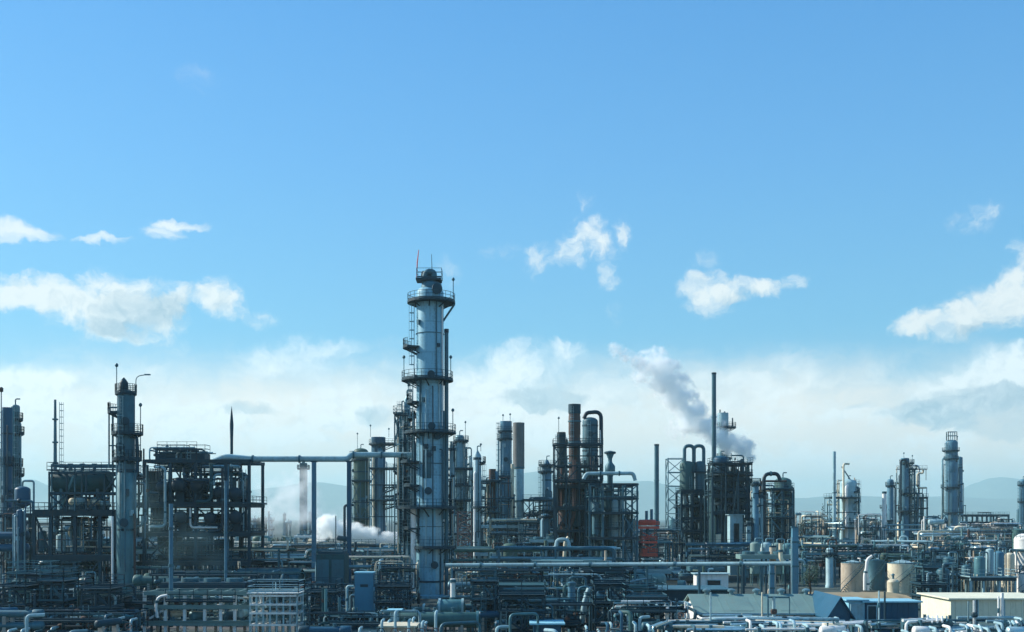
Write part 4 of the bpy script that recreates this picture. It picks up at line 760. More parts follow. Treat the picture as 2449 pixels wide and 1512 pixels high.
pipework('cream and grey pipe clutter behind the pipe posts', 610, 960, 1300, 1345, 232, 6, 60, PL+DK, 3, 1, (.08,.24))
pipework('pipe clutter under the gridded reactors and black bent pipe', 1640, 1900, 1300, 1350, 214, 6, 56, PL+MX, 3, 1, (.08,.22))
for a, b, top, D, m_, lb in ((8,60,1404,104,'dark_steel','dark scaffold rising from the bottom edge at the photo corner'),(96,150,1392,106,'teal_steel','teal scaffold rising from the bottom edge before the drum frame'),(196,262,1410,102,'dark_steel','dark scaffold rising from the bottom edge before the lamp tower'),(735,800,1418,105,'dark_steel','dark scaffold between pale skid and blue cabinet'),(900,975,1404,112,'dark_steel','dark scaffold between the blue cabinet and tallest column'),(1130,1185,1392,110,'teal_steel','teal scaffold before the plant room'),(1196,1300,1424,103,'dark_steel','long dark scaffold at the bottom before the plant room'),(1424,1500,1398,106,'dark_steel','dark scaffold under the sloping thin pipe'),(1500,1590,1430,103,'mid_steel','grey scaffold at the bottom before the brown hut'),(2205,2262,1400,128,'dark_steel','dark scaffold by the corner of the yellow block')):
    m3 = (a+b)/2; dz = (YH+HC*F/D-top)/3
    frame('access_scaffold', lb, (a, m3, b), D, 3, (top, top+dz, top+2*dz), m_, cat='scaffold', rails=(0,1), w=.16, thin=.22, braces=((0,1,'x'),(1,0,'/'),(1,2,'\\')))
    pipework('pipes threaded through the '+lb, a, b, top+6, top+dz*3-4, D+.4, 2.2, 16, DK+['pale_grey','duct_teal'], 0, 1, (.05,.13))
pipework('pipes and valves inside the pale gridded rack', 600, 708, 1424, 1490, 109, 2.2, 26, ['pale_grey','duct_teal','white_paint','teal_steel'], 0, 0, (.05,.14))
pipework('pale pipes woven through the open steel skid', 350, 590, 1420, 1486, 112.5, 3, 34, ['pale_grey','white_paint','duct_teal','cream_paint','dark_steel'], 1, 1, (.05,.15))
pipework('low dark pipes and tubes along the bottom edge before the drum frame', 0, 335, 1456, 1512, 100, 4, 46, DK+['duct_teal','pale_grey'], 1, 0, (.05,.14))
pipework('low dark pipes and tubes along the bottom edge before the blue cabinet', 725, 1010, 1458, 1512, 101, 4, 40, DK+['duct_teal','pale_grey'], 1, 0, (.05,.14))
pipework('dark pipes and landings cresting the tall open frame', 350, 500, 1068, 1112, 167, 5, 30, DK+['pale_grey'], 2, 1, (.08,.24))
for xs, D, lv, m_, lb in (((1066,1088,1110,1130),258,(1120,1160,1196,1232,1276),'mid_steel','thin scaffold caging the small capped column'),
  ((1128,1150,1172,1196),246,(1150,1190,1226,1262,1300),'mid_steel','thin scaffold caging bullet-headed and dull red columns'),
  ((1252,1276,1300,1330),258,(1196,1228,1262,1298),'teal_steel','thin scaffold caging the thin landing column'),
  ((1326,1354,1386,1414,1440),220,(1064,1112,1150),'dark_steel','tall thin scaffold wrapped high round the rust-brown stack'),
  ((884,905,932,960),284,(1120,1158,1196,1234),'mid_steel','thin scaffold caging the crowned dark column'),
  ((842,862,884),296,(1150,1200,1240),'mid_steel','thin scaffold caging the olive column'),
  ((944,958,974,990),176,(990,1060,1130,1180,1250),'mid_steel','thin scaffold up the sunny side of the tallest column'),
  ((1846,1870,1896),226,(1170,1204,1238,1272),'mid_steel','thin scaffold caging the dark green shouldered vessel'),
  ((1984,2006,2030,2056),326,(1190,1224,1262),'galvanised','thin scaffold caging the pale domed vessel'),
  ((1704,1736,1766,1798),240,(1108,1128),'dark_steel','thin upper scaffold under the steam plume')):
    frame('column_scaffold', lb, xs, D, 5, lv, m_, cat='scaffold', rails=(0, 2) if len(lv) > 2 else (0,), w=.2, thin=.24, decks=tuple(range(0, len(lv), 2)), braces=((0,len(lv)-1,'x'),(1,max(0,len(lv)-2),'/'),(0,1,'\\')))
# ---- right of the tallest column
column('capped_tower', 'grey-green column with a small railed cap just beyond the tallest column', 'column', 1089, 1110, 1040, 262, 'galvanised', 'dome', plats=[(1054, 1084, 1121), (1158, 1080, 1121), (1216, 1066, 1114)], lad=(-20, 1050, 1330), pipes=[(1084, 1060, 1330, 2, -.7, 'mid_steel')], lamps=[(1113, 1054, 1012, 0)])
t = lattice('stair_tower', 'rusty scaffold stair tower under the small capped column', 1094, 1127, 1224, 225, 9, 'rust_pink', cat='stair tower', w=.2)
for i in range(9):
    z0_, z1_ = t.z(1340)+(t.z(1228)-t.z(1340))*i/9, t.z(1340)+(t.z(1228)-t.z(1340))*(i+1)/9; s = 1 if i % 2 else -1; t.p('stair_flight', MB().beam((-s*1.2,1.2,z0_), (s*1.2,1.2,z1_), .8, .14), 'tan_paint')
column('bullet_tower', 'pale slim column with a dark bullet-shaped head', 'column', 1132, 1151, 1078, 240, 'pale_grey', 'cone', plats=[(1105, 1134, 1162, (-1,1)), (1213, 1128, 1175)], bands=((1100,.5),), pipes=[(1136, 1130, 1330, 3, -1.2, 'white_paint')], lad=(-10, 1110, 1335), lamps=[(1150,1080,1066,0)])
column('rust_tower', 'narrow dull red column between the bullet-headed column and grey chimney', 'column', 1169, 1186, 1122, 250, 'rust_paint', 'flat', plats=[(1213, 1160, 1192), (1305, 1150, 1216)], pipes=[(1188, 1130, 1310, 3.5, -.5, 'blue_grey'), (1165, 1160, 1330, 2.5, -.9, 'cream_paint')], vents=0)
column('railed_tower', 'blue-grey column with railed landings beside the grey chimney', 'column', 1196, 1224, 1008, 270, 'blue_grey', 'flat', plats=[(1050, 1189, 1226), (1032, 1190, 1226), (1140, 1176, 1226)], lad=(200, 1010, 1300), vents=0, lamps=[(1203,1008,996,0),(1220,1008,994,0)], pipes=[(1192, 1050, 1300, 2, -.4, 'pale_grey')], manholes=[(1100,-90)])
stack('chimney', 'broad grey chimney with a bright sunlit edge', 1228, 1253, 1012, 262, 'pale_grey', rim='warm_grey', rimh=110, bands=(1120, 1200), bot=1330)
t = T('flue_duct', 'cream duct bending into the foot of the grey chimney', 'duct', 1222, 258); t.p('duct_run', MB().tube(fillet([(t.x(1226),0,t.z(1110)),(t.x(1224),0,t.z(1272)),(t.x(1208),0,t.z(1300)),(t.x(1206),0,t.z(1330))], 1.4, 5), .42, 12), 'cream_paint')
for s in (0, 1, 2): t.p('clamp', MB().box((t.x(1226)+.3,.1,t.z(1140+45*s)), (.9,.5,.16)), 'mid_steel')
t = T('furnace', 'olive green furnace with a cone-shaped hood under the grey chimney', 'furnace', 1238, 262, foot=5); z0_ = t.z(1300)
t.p('furnace_box', MB().box((0,3,z0_/2), (70*t.k,7,z0_)), 'olive_green'); t.p('hood', MB().lathe([(3.2,z0_),(3.0,z0_+.3),(1.25,t.z(1272))], (0,3), 16), 'dull_green')
for s in (-1, 0, 1): t.p('burner_door', MB().box((s*2.2,-.55,z0_*.45), (1.2,.16,1.6)), 'dark_steel')
tank('domed_tank', 'domed olive tank beside the furnace under the chimney', 1198, 1238, 1310, 205, 'olive_green', 'dome', rail=False)
column('slim_tower', 'grey column with a thin landing and pointed cap beside the chimney gap', 'column', 1296, 1319, 1100, 285, 'blue_grey', 'cone', plats=[(1112, 1288, 1330), (1128, 1286, 1324)], lad=(200, 1105, 1330), bands=((1150,.3),))
column('slim_tower', 'short pale standpipe column in front of the thin landing column', 'column', 1292, 1316, 1228, 232, 'blue_grey', 'dome', plats=[(1236, 1286, 1322)], pipes=[(1297, 1240, 1340, 3, -1.3, 'pale_grey')], vents=0)
# ---- rust-brown stack complex
column('rust_tower', 'shorter rust-streaked column next to the tall rust-brown stack', 'column', 1332, 1353, 1034, 238, 'sooty_brown', 'flat', plats=[(1064, 1330, 1358, (-1,1)), (1150,1326,1360), (1175,1328,1358)], bands=((1046,.5),), vents=0, lamps=[(1336,1034,1003,0)], lad=(230, 1040, 1300))
t = stack('rust_stack', 'tall rust-brown stack with a dark cap beside hooped vessel', 1360, 1388, 968, 228, 'rust_paint', rim='dark_steel', rimh=22, bands=(1010, 1060, 1110, 1165, 1220), taper=.97, lad=250)
for a, b in ((996,1040),): t.p('rust_sleeve', MB().lathe([(t.rad*1.0,t.z(b)),(t.rad*1.025,t.z(b)+.05),(t.rad*1.02,t.z(a)),(t.rad*1.0,t.z(a)+.05)], (0,0), 20), 'rust_paint')
t = column('overhead_vessel', 'dark twin-shelled vessel under a big hooped overhead pipe', 'vessel', 1393, 1430, 998, 234, 'teal_steel', 'dome', plats=[(1062, 1384, 1434), (1110, 1388, 1432), (1160, 1330, 1436)], lad=(260, 1010, 1160), manholes=[(1040,-90),(1090,-100)], vents=0, bands=((1020,.3),(1080,.3),(1200,.4)))
t.p('hooped_pipe', MB().tube(fillet([(t.x(1396),-.5,t.z(1002)),(t.x(1402),-.5,t.z(988)),(t.x(1437),-.5,t.z(985)),(t.x(1438),-.5,t.z(1150))], 1.6, 7), .42, 12), 'black_pipe')
t.p('white_riser_pipe', MB().tube([(t.x(1436),-1.2,t.z(1110)),(t.x(1434),-1.2,t.z(1030))], .12, 8), 'white_paint')
frame('steel_structure', 'dark frame wrapped round the foot of the rust-brown stack', (1330, 1362, 1400, 1438), 222, 9, (1162, 1214, 1268, 1325), 'dark_steel', rails=(0, 1), w=.4, thin=.6, braces=((0,2,'x'),(2,1,'x'),(1,0,'/')))
for i, (x, y) in enumerate([(1348,1240),(1380,1245),(1415,1240),(1352,1295),(1390,1295),(1422,1298),(1340,1195),(1420,1192)]): leg_vessel('reboiler', '*%s reboiler on the frame round the rust-brown stack' % ['brown','dark green','dark'][i % 3], x-12, x+12, y-26, y+14, 224+i*.7, ['rust_paint','dark_green','dark_steel'][i % 3], 'reboiler', 'reboilers by the rust-brown stack', n=2)
pipe('tan_pipe', 'rusty tan pipe dropping down the rust-brown stack to an elbow', [(1373,1100,224),(1373,1235,224),(1362,1262,224),(1358,1330,224)], 5, 'rust_pink', fl=(.4,.9,2.5))
pipe('cream_pipe', 'cream pipe kinked at the foot of the rust-brown stack', [(1360,1285,219),(1352,1296,219),(1350,1335,219)], 4.5, 'cream_paint', fl=(1.4,))
# ---- lattice-braced frame
frame('steel_structure', 'pale teal lattice-braced frame with a flat white roof pipe', (1410, 1442, 1490, 1524), 212, 9, (1156, 1190, 1225, 1286), 'teal_steel', rails=(1,), w=.36, thin=.42, decks=(2, 3), braces=((2,0,'x'),(2,1,'x'),(2,2,'x'),(2,3,'x'),(0,2,'x')))
pipe('roof_pipe', 'white pipe bent along the top of the lattice-braced frame', [(1396,1146,212),(1402,1133,212),(1515,1132,212),(1519,1150,212)], 4.5, 'pale_grey', fl=(1.3,1.7))
t = T('hourglass_vessel', 'small waisted vessel above the roof of the lattice-braced frame', 'vessel', 1459, 216); z = t.z
t.p('vessel_shell', MB().lathe([(.5,z(1340)),(.55,z(1140)),(1.0,z(1128)),(1.0,z(1115)),(.45,z(1106)),(.4,z(1098)),(.85,z(1084)),(.85,z(1080)),(.1,z(1078))], (0,0), 16), 'mid_steel'); t.p('hood_ring', MB().lathe([(.9,z(1086)),(1.15,z(1085)),(1.15,z(1081)),(.9,z(1080))], (0,0), 16), 'dark_steel')
for i, (x, a, b, m_) in enumerate([(1425,1200,1278,'teal_steel'),(1452,1165,1220,'dark_green'),(1470,1195,1283,'pale_grey'),(1448,1235,1283,'dark_steel'),(1505,1240,1284,'blue_grey'),(1432,1294,1340,'dark_green'),(1465,1296,1345,'cream_paint'),(1500,1298,1345,'pale_grey')]): leg_vessel('accumulator', '*%s accumulator in the lattice-braced frame' % {'teal_steel':'teal','dark_green':'dark green','pale_grey':'pale','dark_steel':'dark','blue_grey':'blue-grey','cream_paint':'cream'}[m_], x-9, x+9, a, b, 215+i*.5, m_, 'accumulator', 'accumulators in the braced frame', n=3)
# ---- thin stack and red hoist
stack('thin_stack', 'thin grey stack standing above the red hoist', 1565, 1576, 1063, 305, 'mid_steel', rimh=4, bands=(1150, 1230))
t = T('red_hoist', 'red three-deck hoist cage on a slender grey mast', 'hoist', 1550, 226)
t.p('mast', MB().tube([(0,1,0),(0,1,t.z(1262))], .32, 8), 'mid_steel')
for i, (y, h, x0, x1) in enumerate([(1262,14,1524,1576),(1297,12,1532,1571),(1327,18,1533,1572)]):
    w_ = (x1-x0)*t.k; xm = t.x((x0+x1)/2); dk = t.p('deck_tray', MB().box((xm,1,t.z(y)), (w_,3.4,h*t.k*.42)), 'red_paint'); t.p('tray_rail', MB().rail([(xm-w_/2,-.7,t.z(y-6)),(xm+w_/2,-.7,t.z(y-6)),(xm+w_/2,2.7,t.z(y-6)),(xm-w_/2,2.7,t.z(y-6))], h=.7, t=.12, closed=True), 'red_paint', dk)
for x in (1535, 1569):
    for yy in (-.4, 2.4): t.p('corner_post', MB().beam((t.x(x),yy,t.z(1345)), (t.x(x),yy,t.z(1262)), .22), 'rust_pink')
for a, b in ((1274,1290),(1303,1316)): t.p('cross_brace', MB().beam((t.x(1536),-.5,t.z(b)), (t.x(1568),-.5,t.z(a)), .2).beam((t.x(1568),-.5,t.z(b)), (t.x(1536),-.5,t.z(a)), .2), 'red_paint')
t.p('control_cab', MB().box((t.x(1540),.2,t.z(1320)), (1.3,1.4,1.1)), 'red_paint'); t.p('cable_reel', MB().hcyl((t.x(1560)-.4,-.3,t.z(1290)), (t.x(1560)+.4,-.3,t.z(1290)), .55, 12), 'rust_pink')
for x in (1538, 1558): t.p('winch_drum', MB().hcyl((t.x(x)-.7,0,t.z(1250)), (t.x(x)+.7,0,t.z(1250)), .62, 12), 'red_paint')
t.p('exhaust_pipe', MB().tube([(t.x(1547),.5,t.z(1250)),(t.x(1547),.5,t.z(1222))], .3, 8), 'blue_grey'); t.p('exhaust_pipe', MB().tube([(t.x(1559),.5,t.z(1250)),(t.x(1559),.5,t.z(1218))], .3, 8), 'blue_grey')
# ---- lattice mast and twin hooped vessels
lattice('lattice_tower', 'see-through lattice mast beside the twin hooped vessels', 1598, 1638, 1096, 262, 8, 'galvanised', w=.17)
t = T('twin_reactor', 'twin green reactors topped by two hooped pipes', 'reactor', 1655, 262, foot=4)
for s, x in ((0, 1645), (1, 1676)):
    rr = (18 if s == 0 else 12)*t.k; xx = t.x(x); t.p('reactor_shell', MB().lathe([(p_, q) for p_, q in shell_profile(rr, t.z(1182), t.z(1102), 'dome', False)], (xx,1), 20), 'dull_green' if s == 0 else 'mid_steel')
for a, b in ((1638,1660),(1661,1684)): t.p('hooped_pipe', MB().tube(fillet([(t.x(a),.6,t.z(1106)),(t.x(a),.6,t.z(1066)),(t.x(b),.6,t.z(1066)),(t.x(b),.6,t.z(1130))], 1.1, 7), .42, 12), 'mid_steel')
for a in (1632, 1658, 1688): t.p('leg', MB().beam((t.x(a),1,0),(t.x(a),1,t.z(1180)), .4), 'dark_steel')
frame('steel_structure', 'dark gridded frame under the twin hooped reactors', (1630, 1655, 1676, 1703), 260, 8, (1174, 1208, 1238, 1268, 1300), 'dark_steel', rails=(0,), w=.5, thin=.65, decks=(1,3), braces=((0,2,'x'),(2,3,'x')))
for i in range(10): leg_vessel('grid_vessel', '*pale vessel showing through the gridded reactor frame', 1634+(i % 4)*18, 1648+(i % 4)*18, 1190+30*(i//4), 1204+30*(i//4), 263.5+i*.3, ['pale_grey','galvanised','duct_teal'][i % 3], 'vessel', 'vessels inside the reactor frame', n=2)
stack('tall_stack', 'thin tall dark stack crossing the steam plume', 1702, 1713, 892, 258, 'mid_steel', rimh=4, taper=.95, bands=(1000, 1100, 1160))
t = stack('steaming_stack', 'pale fat stack wrapped in platforms and pouring steam', 1716, 1742, 988, 276, 'pale_grey', rim=None, bands=(1060,))
for y, a, b in ((1130,1712,1760),(1096,1714,1750),(1022,1714,1760)): platform(t, (0,0), t.rad, t.z(y), (1729-a)*t.k, (b-1729)*t.k)
for x, y in ((1722,980),(1733,984),(1752,1000)): t.p('aerial', MB().tube([(t.x(x),0,t.z(1022)),(t.x(x),0,t.z(y))], .16, 6), 'dark_steel')
column('dark_reactor', 'dark bulky reactor crowded with pipes below the steaming stack', 'reactor', 1706, 1742, 1090, 250, 'deep_blue', 'dome', plats=[(1136, 1690, 1800), (1172, 1690, 1790), (1205, 1695, 1780)], pipes=[(1752, 1110, 1330, 5, -.4, 'dark_steel'), (1765, 1125, 1330, 3.5, -.6, 'black_pipe'), (1700, 1120, 1330, 4, -.5, 'dark_green')], lad=(-50, 1095, 1330), lamps=[(1770,1136,1108,0),(1758,1136,1100,0)])
frame('steel_structure', 'dark crowded frame under the steam plume', (1704, 1735, 1765, 1792), 246, 9, (1145, 1185, 1225), 'dark_steel', rails=(0, 1), w=.5, thin=.8, braces=((0,2,'x'),(1,1,'/'),(2,2,'\\')))
for i, (x, y) in enumerate([(1715,1162),(1745,1165),(1775,1163),(1722,1205),(1752,1204),(1782,1206)]): drum('frame_drum', '*dark drum on the crowded frame under the steam plume', x, y+6, 247+i*.4, 2.6, .75, ['dark_steel','black_pipe','deep_blue'][i % 3], base=HC+(YH-(1185 if y < 1180 else 1225))*246/F+.1, group='drums under the steam plume', rz=R(30*i))
shed('white_lift_shaft', 'pale blue-grey lift shaft standing under the dark crowded frame', 1746, 1776, 1232, 232, 3, 'pale_grey', 'pale_grey', None, cat='shaft', openings=((.3,.72,.35,.86,'w'),))
# ---- vessel with the black bent pipe
pipe('black_bent_pipe', 'black square-bent pipe looping over to the dark green vessel', [(1827,1345,226),(1827,1133,226),(1860,1133,226),(1866,1150,226)], 4.5, 'black_pipe', fl=(.3,.7,1.5))
column('loop_vessel', 'dark green vessel with shoulders fed by the black bent pipe', 'vessel', 1852, 1893, 1142, 232, 'dull_green', 'dome', plats=[(1185, 1842, 1896), (1250, 1838, 1900)], pipes=[(1896, 1165, 1300, 3, -.3, 'black_pipe'), (1846, 1170, 1300, 3, -.8, 'pale_grey')], lad=(250, 1150, 1320), manholes=[(1165,-90),(1220,-110)])
for a, b, y, m_, lb in ((1800,1815,1152,'blue_grey','tallest of the three grey standpipes before the black bent pipe'), (1784,1796,1246,'pale_grey','shortest of the three grey standpipes before the black bent pipe'), (1817,1825,1180,'galvanised','thinnest of the three grey standpipes before the black bent pipe')): column('standpipe', lb, 'standpipe', a, b, y, 222, m_, 'flat', vents=0, bands=((y+30,.2),), plats=[(y+6, a-5, b+5)])
for i, (x, m_) in enumerate(((1806,'roof_sheet'),(1832,'pale_grey'),(1858,'roof_sheet'),(1884,'duct_teal'))): leg_vessel('pale_vessel', '*pale green vessel under the black bent pipe', x-12, x+12, 1296+i, 1372, 196+i, m_, 'vessel', 'pale vessels by the long pipe', n=4)
pipe('cream_elbow', 'cream elbow pipe joining the thick blue-grey post', [(1867,1300,128),(1867,1344,128),(1896,1346,128)], 5, 'cream_paint', fl=(.4,1.5))
# ---- long level pipe and its posts
pipe('long_pipe', 'long level pale green pipe running from the tallest column to the thick post', [(1066,1352,138),(1500,1350,134),(1895,1348,127)], 4.6, 'pale_grey', fl=(.2,.5,.8,1.3,1.7), supports=(.28,.62,1.05,1.45,1.82), smat='mid_steel')
for x, w_, top, D, m_, lb in ((1904,14,1262,124,'blue_grey','thick blue-grey post ending the long level pipe'), (1849,10,1352,126,'blue_grey','grey post just short of the thick blue-grey one'), (1781,5,1352,127,'dark_steel','thin dark post holding the long pipe before the standpipes'), (1549,5,1352,133,'mid_steel','thin grey post below the red hoist')):
    t = T('pipe_post', lb, 'post', x, D); z = t.z(top); r = w_/2*t.k; t.p('post_shaft', MB().box((0,.6,z/2), (2*r,2*r,z)), m_); t.p('cap_plate', MB().box((0,.6,z+.06), (2.6*r,2.6*r,.12)), 'mid_steel')
    if w_ > 9:
        t.p('edge_conduit', MB().tube([(-r-.07,.5,0),(-r-.07,.5,z*.9)], .06, 6), 'pale_grey')
        for q in (.3,.6,.85): t.p('band', MB().box((0,.6,z*q), (2*r+.1,2*r+.1,.2)), 'mid_steel')
# ---- white flue and pale vessel
stack('white_flue', 'thin white flue beside the pale domed vessel', 1991, 1999, 1080, 322, 'pale_grey', rim=None, bands=(1180, 1250))
t = column('pale_vessel', 'pale grey domed vessel streaked with cream behind the white flue', 'vessel', 2009, 2049, 1146, 332, 'pale_grey', 'dome', plats=[(1176, 2004, 2056, (-1.2,1.2)), (1200,2004,2058,(-1.2,1.2)), (1250,2002,2056)], pipes=[(2012, 1110, 1320, 2.5, -.9, 'cream_paint'), (2018, 1160, 1320, 4, -1.05, 'white_paint'), (2050, 1165, 1320, 3, -.6, 'mid_steel')], lad=(-20, 1150, 1320))
t.p('guy_strut', MB().beam((t.x(2013),0,t.z(1116)), (t.x(2034),0,t.z(1148)), .3), 'mid_steel')
# ---- column with the looped pipe
stack('white_flue', 'short white flue at the foot of the column with the looped pipe', 2110, 2120, 1176, 330, 'white_paint', rimh=5, rim='mid_steel')
column('slim_tower', 'grey twin-banded column between white flue and looped pipe column', 'column', 2122, 2137, 1146, 342, 'blue_grey', 'dome', plats=[(1162, 2118, 2142)], pipes=[(2140, 1165, 1260, 2, -.3, 'dark_steel')])
t = column('looped_tower', 'grey column wearing a black looped pipe beside its railed top', 'column', 2155, 2174, 1096, 345, 'blue_grey', 'flat', plats=[(1108, 2152, 2186), (1122, 2154, 2192, (-1,1)), (1180,2150,2192), (1222, 2140, 2196)], lad=(-15, 1100, 1300), vents=0, pipes=[(2186, 1122, 1310, 2.5, -.3, 'mid_steel'), (2193, 1180, 1300, 3, -.3, 'mid_steel')], lamps=[(2160,1096,1086,0),(2182,1108,1092,0)])
t.p('looped_pipe', MB().tube(fillet([(t.x(2163),-2,t.z(1120)),(t.x(2163),-2,t.z(1101)),(t.x(2149),-2,t.z(1101)),(t.x(2149),-2,t.z(1245)),(t.x(2144),-2,t.z(1250))], 1.0, 6), .34, 10), 'black_pipe')
frame('exchanger_rack', 'small dark rack of exchangers behind the looped pipe column', (2186, 2204, 2218), 350, 6, (1190, 1215, 1250), 'mid_steel', w=.3, thin=.4, rails=(0,))
# ---- ringed far tower
t = column('ringed_tower', 'far grey tower with three ringed platforms and bright crown', 'tower', 2262, 2290, 1052, 430, 'blue_grey', 'dome', plats=[(1078, 2254, 2294), (1166, 2251, 2296), (1226, 2256, 2302), (1098, 2258, 2292)], lad=(200, 1060, 1290), vents=0, lamps=[(2262,1078,1040,0),(2287,1078,1046,0)])
t.p('crown_frame', MB().rail([(t.x(2266),-1,t.z(1054)),(t.x(2286),-1,t.z(1054)),(t.x(2286),1,t.z(1054)),(t.x(2266),1,t.z(1054))], h=3.4, t=.22, closed=True), 'galvanised')
column('companion_tower', 'plain grey column tight against the ringed far tower', 'column', 2288, 2302, 1092, 436, 'blue_grey', 'dome', vents=0, bands=((1120,.3),(1160,.3),(1200,.3)), bot=1232)
# ---- far decks and tanks at the right
frame('far_deck', 'long flat far deck structure beyond the ringed tower', (2288, 2312, 2336, 2360, 2384, 2412), 445, 14, (1232, 1250), 'mid_steel', w=.6, thin=1.0, rails=(0,))
pipe('white_far_pipe', 'long white pipe passing in front of the flat far deck', [(2228,1262,400),(2449,1258,400),(2600,1262,400)], 2.6, 'white_paint', supports=(.1,.3,.5,.7,.9))
column('edge_tower', 'grey railed column cut by the photo edge above the white dome', 'column', 2438, 2456, 1146, 400, 'blue_grey', 'dome', plats=[(1160, 2434, 2460), (1200, 2434, 2460)], lad=(200, 1150, 1260))
tank('white_dome_tank', 'white domed tank cut off by the photo edge', 2427, 2480, 1290, 215, 'white_paint', 'dome')
tank('white_tank', 'tall white tank cut off by the photo edge below the dome', 2434, 2490, 1372, 172, 'white_paint', 'cone')
tank('tan_tank', 'tan and brown round tank behind the blue gabled shed', 2012, 2066, 1347, 180, 'tan_paint', 'cone', 'pale_grey')
tank('grey_tank', 'dark grey round tank with white forked pipe on its side', 2072, 2116, 1342, 184, 'mid_steel', 'cone')
pipe('forked_pipe', 'white forked pipe standing on the dark grey tank side', [(2068,1412,175),(2068,1375,175),(2072,1362,175),(2074,1338,175),(2086,1330,175)], 3.8, 'white_paint', fl=(1.5,))
pipe('forked_pipe', 'second thinner leg of the white forked pipe', [(2076,1412,175),(2076,1382,175),(2072,1366,175)], 3, 'white_paint', fl=(.5,))
tank('cream_tank', 'cream round tank with a short lower cylinder beside it', 2124, 2192, 1348, 178, 'cream_paint', 'cone', 'pale_grey')
tank('small_tank', 'stubby cream tank tucked against the cream round tank', 2122, 2150, 1392, 170, 'cream_paint', 'dome', stair=False, rail=False)
for i, (a, b, y0, y1, m_) in enumerate([(2330,2356,1330,1380,'duct_teal'),(2358,2376,1312,1372,'pale_grey'),(2376,2400,1318,1380,'blue_grey'),(2404,2426,1322,1380,'cream_paint'),(2300,2322,1350,1386,'mid_steel')]): leg_vessel('pale_leg_vessel', ['teal vessel on pale legs above the yellow wall', 'slim pale vessel on legs above the yellow wall', 'blue-grey vessel on legs above the yellow wall', 'cream vessel on legs above the yellow wall, next to the white tank', 'dark short vessel on legs by the yellow wall corner'][i], a, b, y0, y1, 168+i*2, m_, 'vessel', lmat='cream_paint')
frame('vessel_deck', 'pale low deck carrying the vessels above the yellow wall', (2322, 2352, 2390, 2428), 165, 6, (1383,), 'pale_grey', w=.28, thin=.4, rails=(0,))
# ---- buildings and trailers at lower right
t = shed('gabled_store', 'long store with a pale ribbed gable roof', 1672, 2010, 1468, 104, 9, 'white_paint', 'roof_sheet', 1432, openings=((.12,.2,.45,.8,'w'),(.3,.38,.45,.8,'w'),(.46,.55,.45,.8,'w'),(.62,.7,.45,.8,'w'),(.8,.9,.2,.8,'d')))
zr = t.z(1432); ze = t.z(1468)
for i in range(5): t.p('roof_vent', MB().lathe([(.22,zr-.3),(.22,zr+.35),(.4,zr+.4),(.4,zr+.55),(.1,zr+.7)], (t.x(1710+62*i),4.5), 10), 'galvanised')
t.p('gutter', MB().beam((t.x(1668),-.42,ze+.02),(t.x(2014),-.42,ze+.02), .16), 'pale_grey')
for x in (1680, 1790, 1900, 2004): t.p('downpipe', MB().tube([(t.x(x),-.12,0),(t.x(x),-.12,ze)], .07, 6), 'pale_grey')
for x, w_ in ((1750,2.2),(1870,1.4),(1960,2.6)): 
    sl = (zr-ze)/4.5; t.p('patched_sheet', MB().add([(t.x(x),.3,ze+.3*sl+.165),(t.x(x)+w_,.3,ze+.3*sl+.165),(t.x(x)+w_,3.6,ze+3.6*sl+.165),(t.x(x),3.6,ze+3.6*sl+.165),(t.x(x),.3,ze+.3*sl+.15),(t.x(x)+w_,.3,ze+.3*sl+.15),(t.x(x)+w_,3.6,ze+3.6*sl+.15),(t.x(x),3.6,ze+3.6*sl+.15)], [(0,1,2,3),(7,6,5,4),(0,4,5,1),(1,5,6,2),(2,6,7,3),(3,7,4,0)]), 'roof_sheet')
shed('blue_gable_shed', 'small shed whose deep blue gable end faces out', 1984, 2034, 1468, 100, 8, 'deep_blue', 'deep_blue', 1430, along=False, cat='shed')
shed('light_blue_container', 'light blue container beside the deep blue gable', 2030, 2068, 1437, 109, 3, 'light_blue', 'light_blue', None, cat='container', openings=((.15,.85,.1,.9,'g'),))
shed('blue_container', 'long deep blue container beside the light blue one', 2069, 2196, 1441, 109, 3.2, 'deep_blue', 'light_blue', None, cat='container', openings=((.05,.2,.1,.9,'d'),))
shed('yellow_wall_block', 'long pale yellow panelled block filling the lower corner', 2274, 2520, 1434, 110, 8, 'yellow_panel', 'yellow_panel', None, openings=((.24,.255,.0,1,'d'),(.5,.512,0,1,'d'),(.74,.752,0,1,'d')))
shed('brown_box_hut', 'brown box hut with a dark roof near the long pipe', 1577, 1620, 1388, 160, 3, 'brown_box', 'dark_steel', None, cat='hut', bot=1412)
shed('dark_plinth_building', 'dark flat-roofed block under the brown hut and white trailer', 1560, 1745, 1412, 140, 8, 'dark_steel', 'mid_steel', None, openings=((.1,.2,.2,.7,'w'),(.5,.6,.2,.7,'w')))
shed('white_trailer', 'white trailer body with a dark arched opening on the dark block', 1666, 1742, 1374, 168, 3, 'white_paint', 'pale_grey', None, cat='trailer', bot=1406, openings=((.34,.74,.1,.55,'w'),))
shed('dark_block', 'dark block-shaped plant room in front of the furnace', 1188, 1304, 1402, 128, 6, 'dark_steel', 'dark_green', None, cat='plant room', openings=((.6,.8,.1,.7,'w'),))
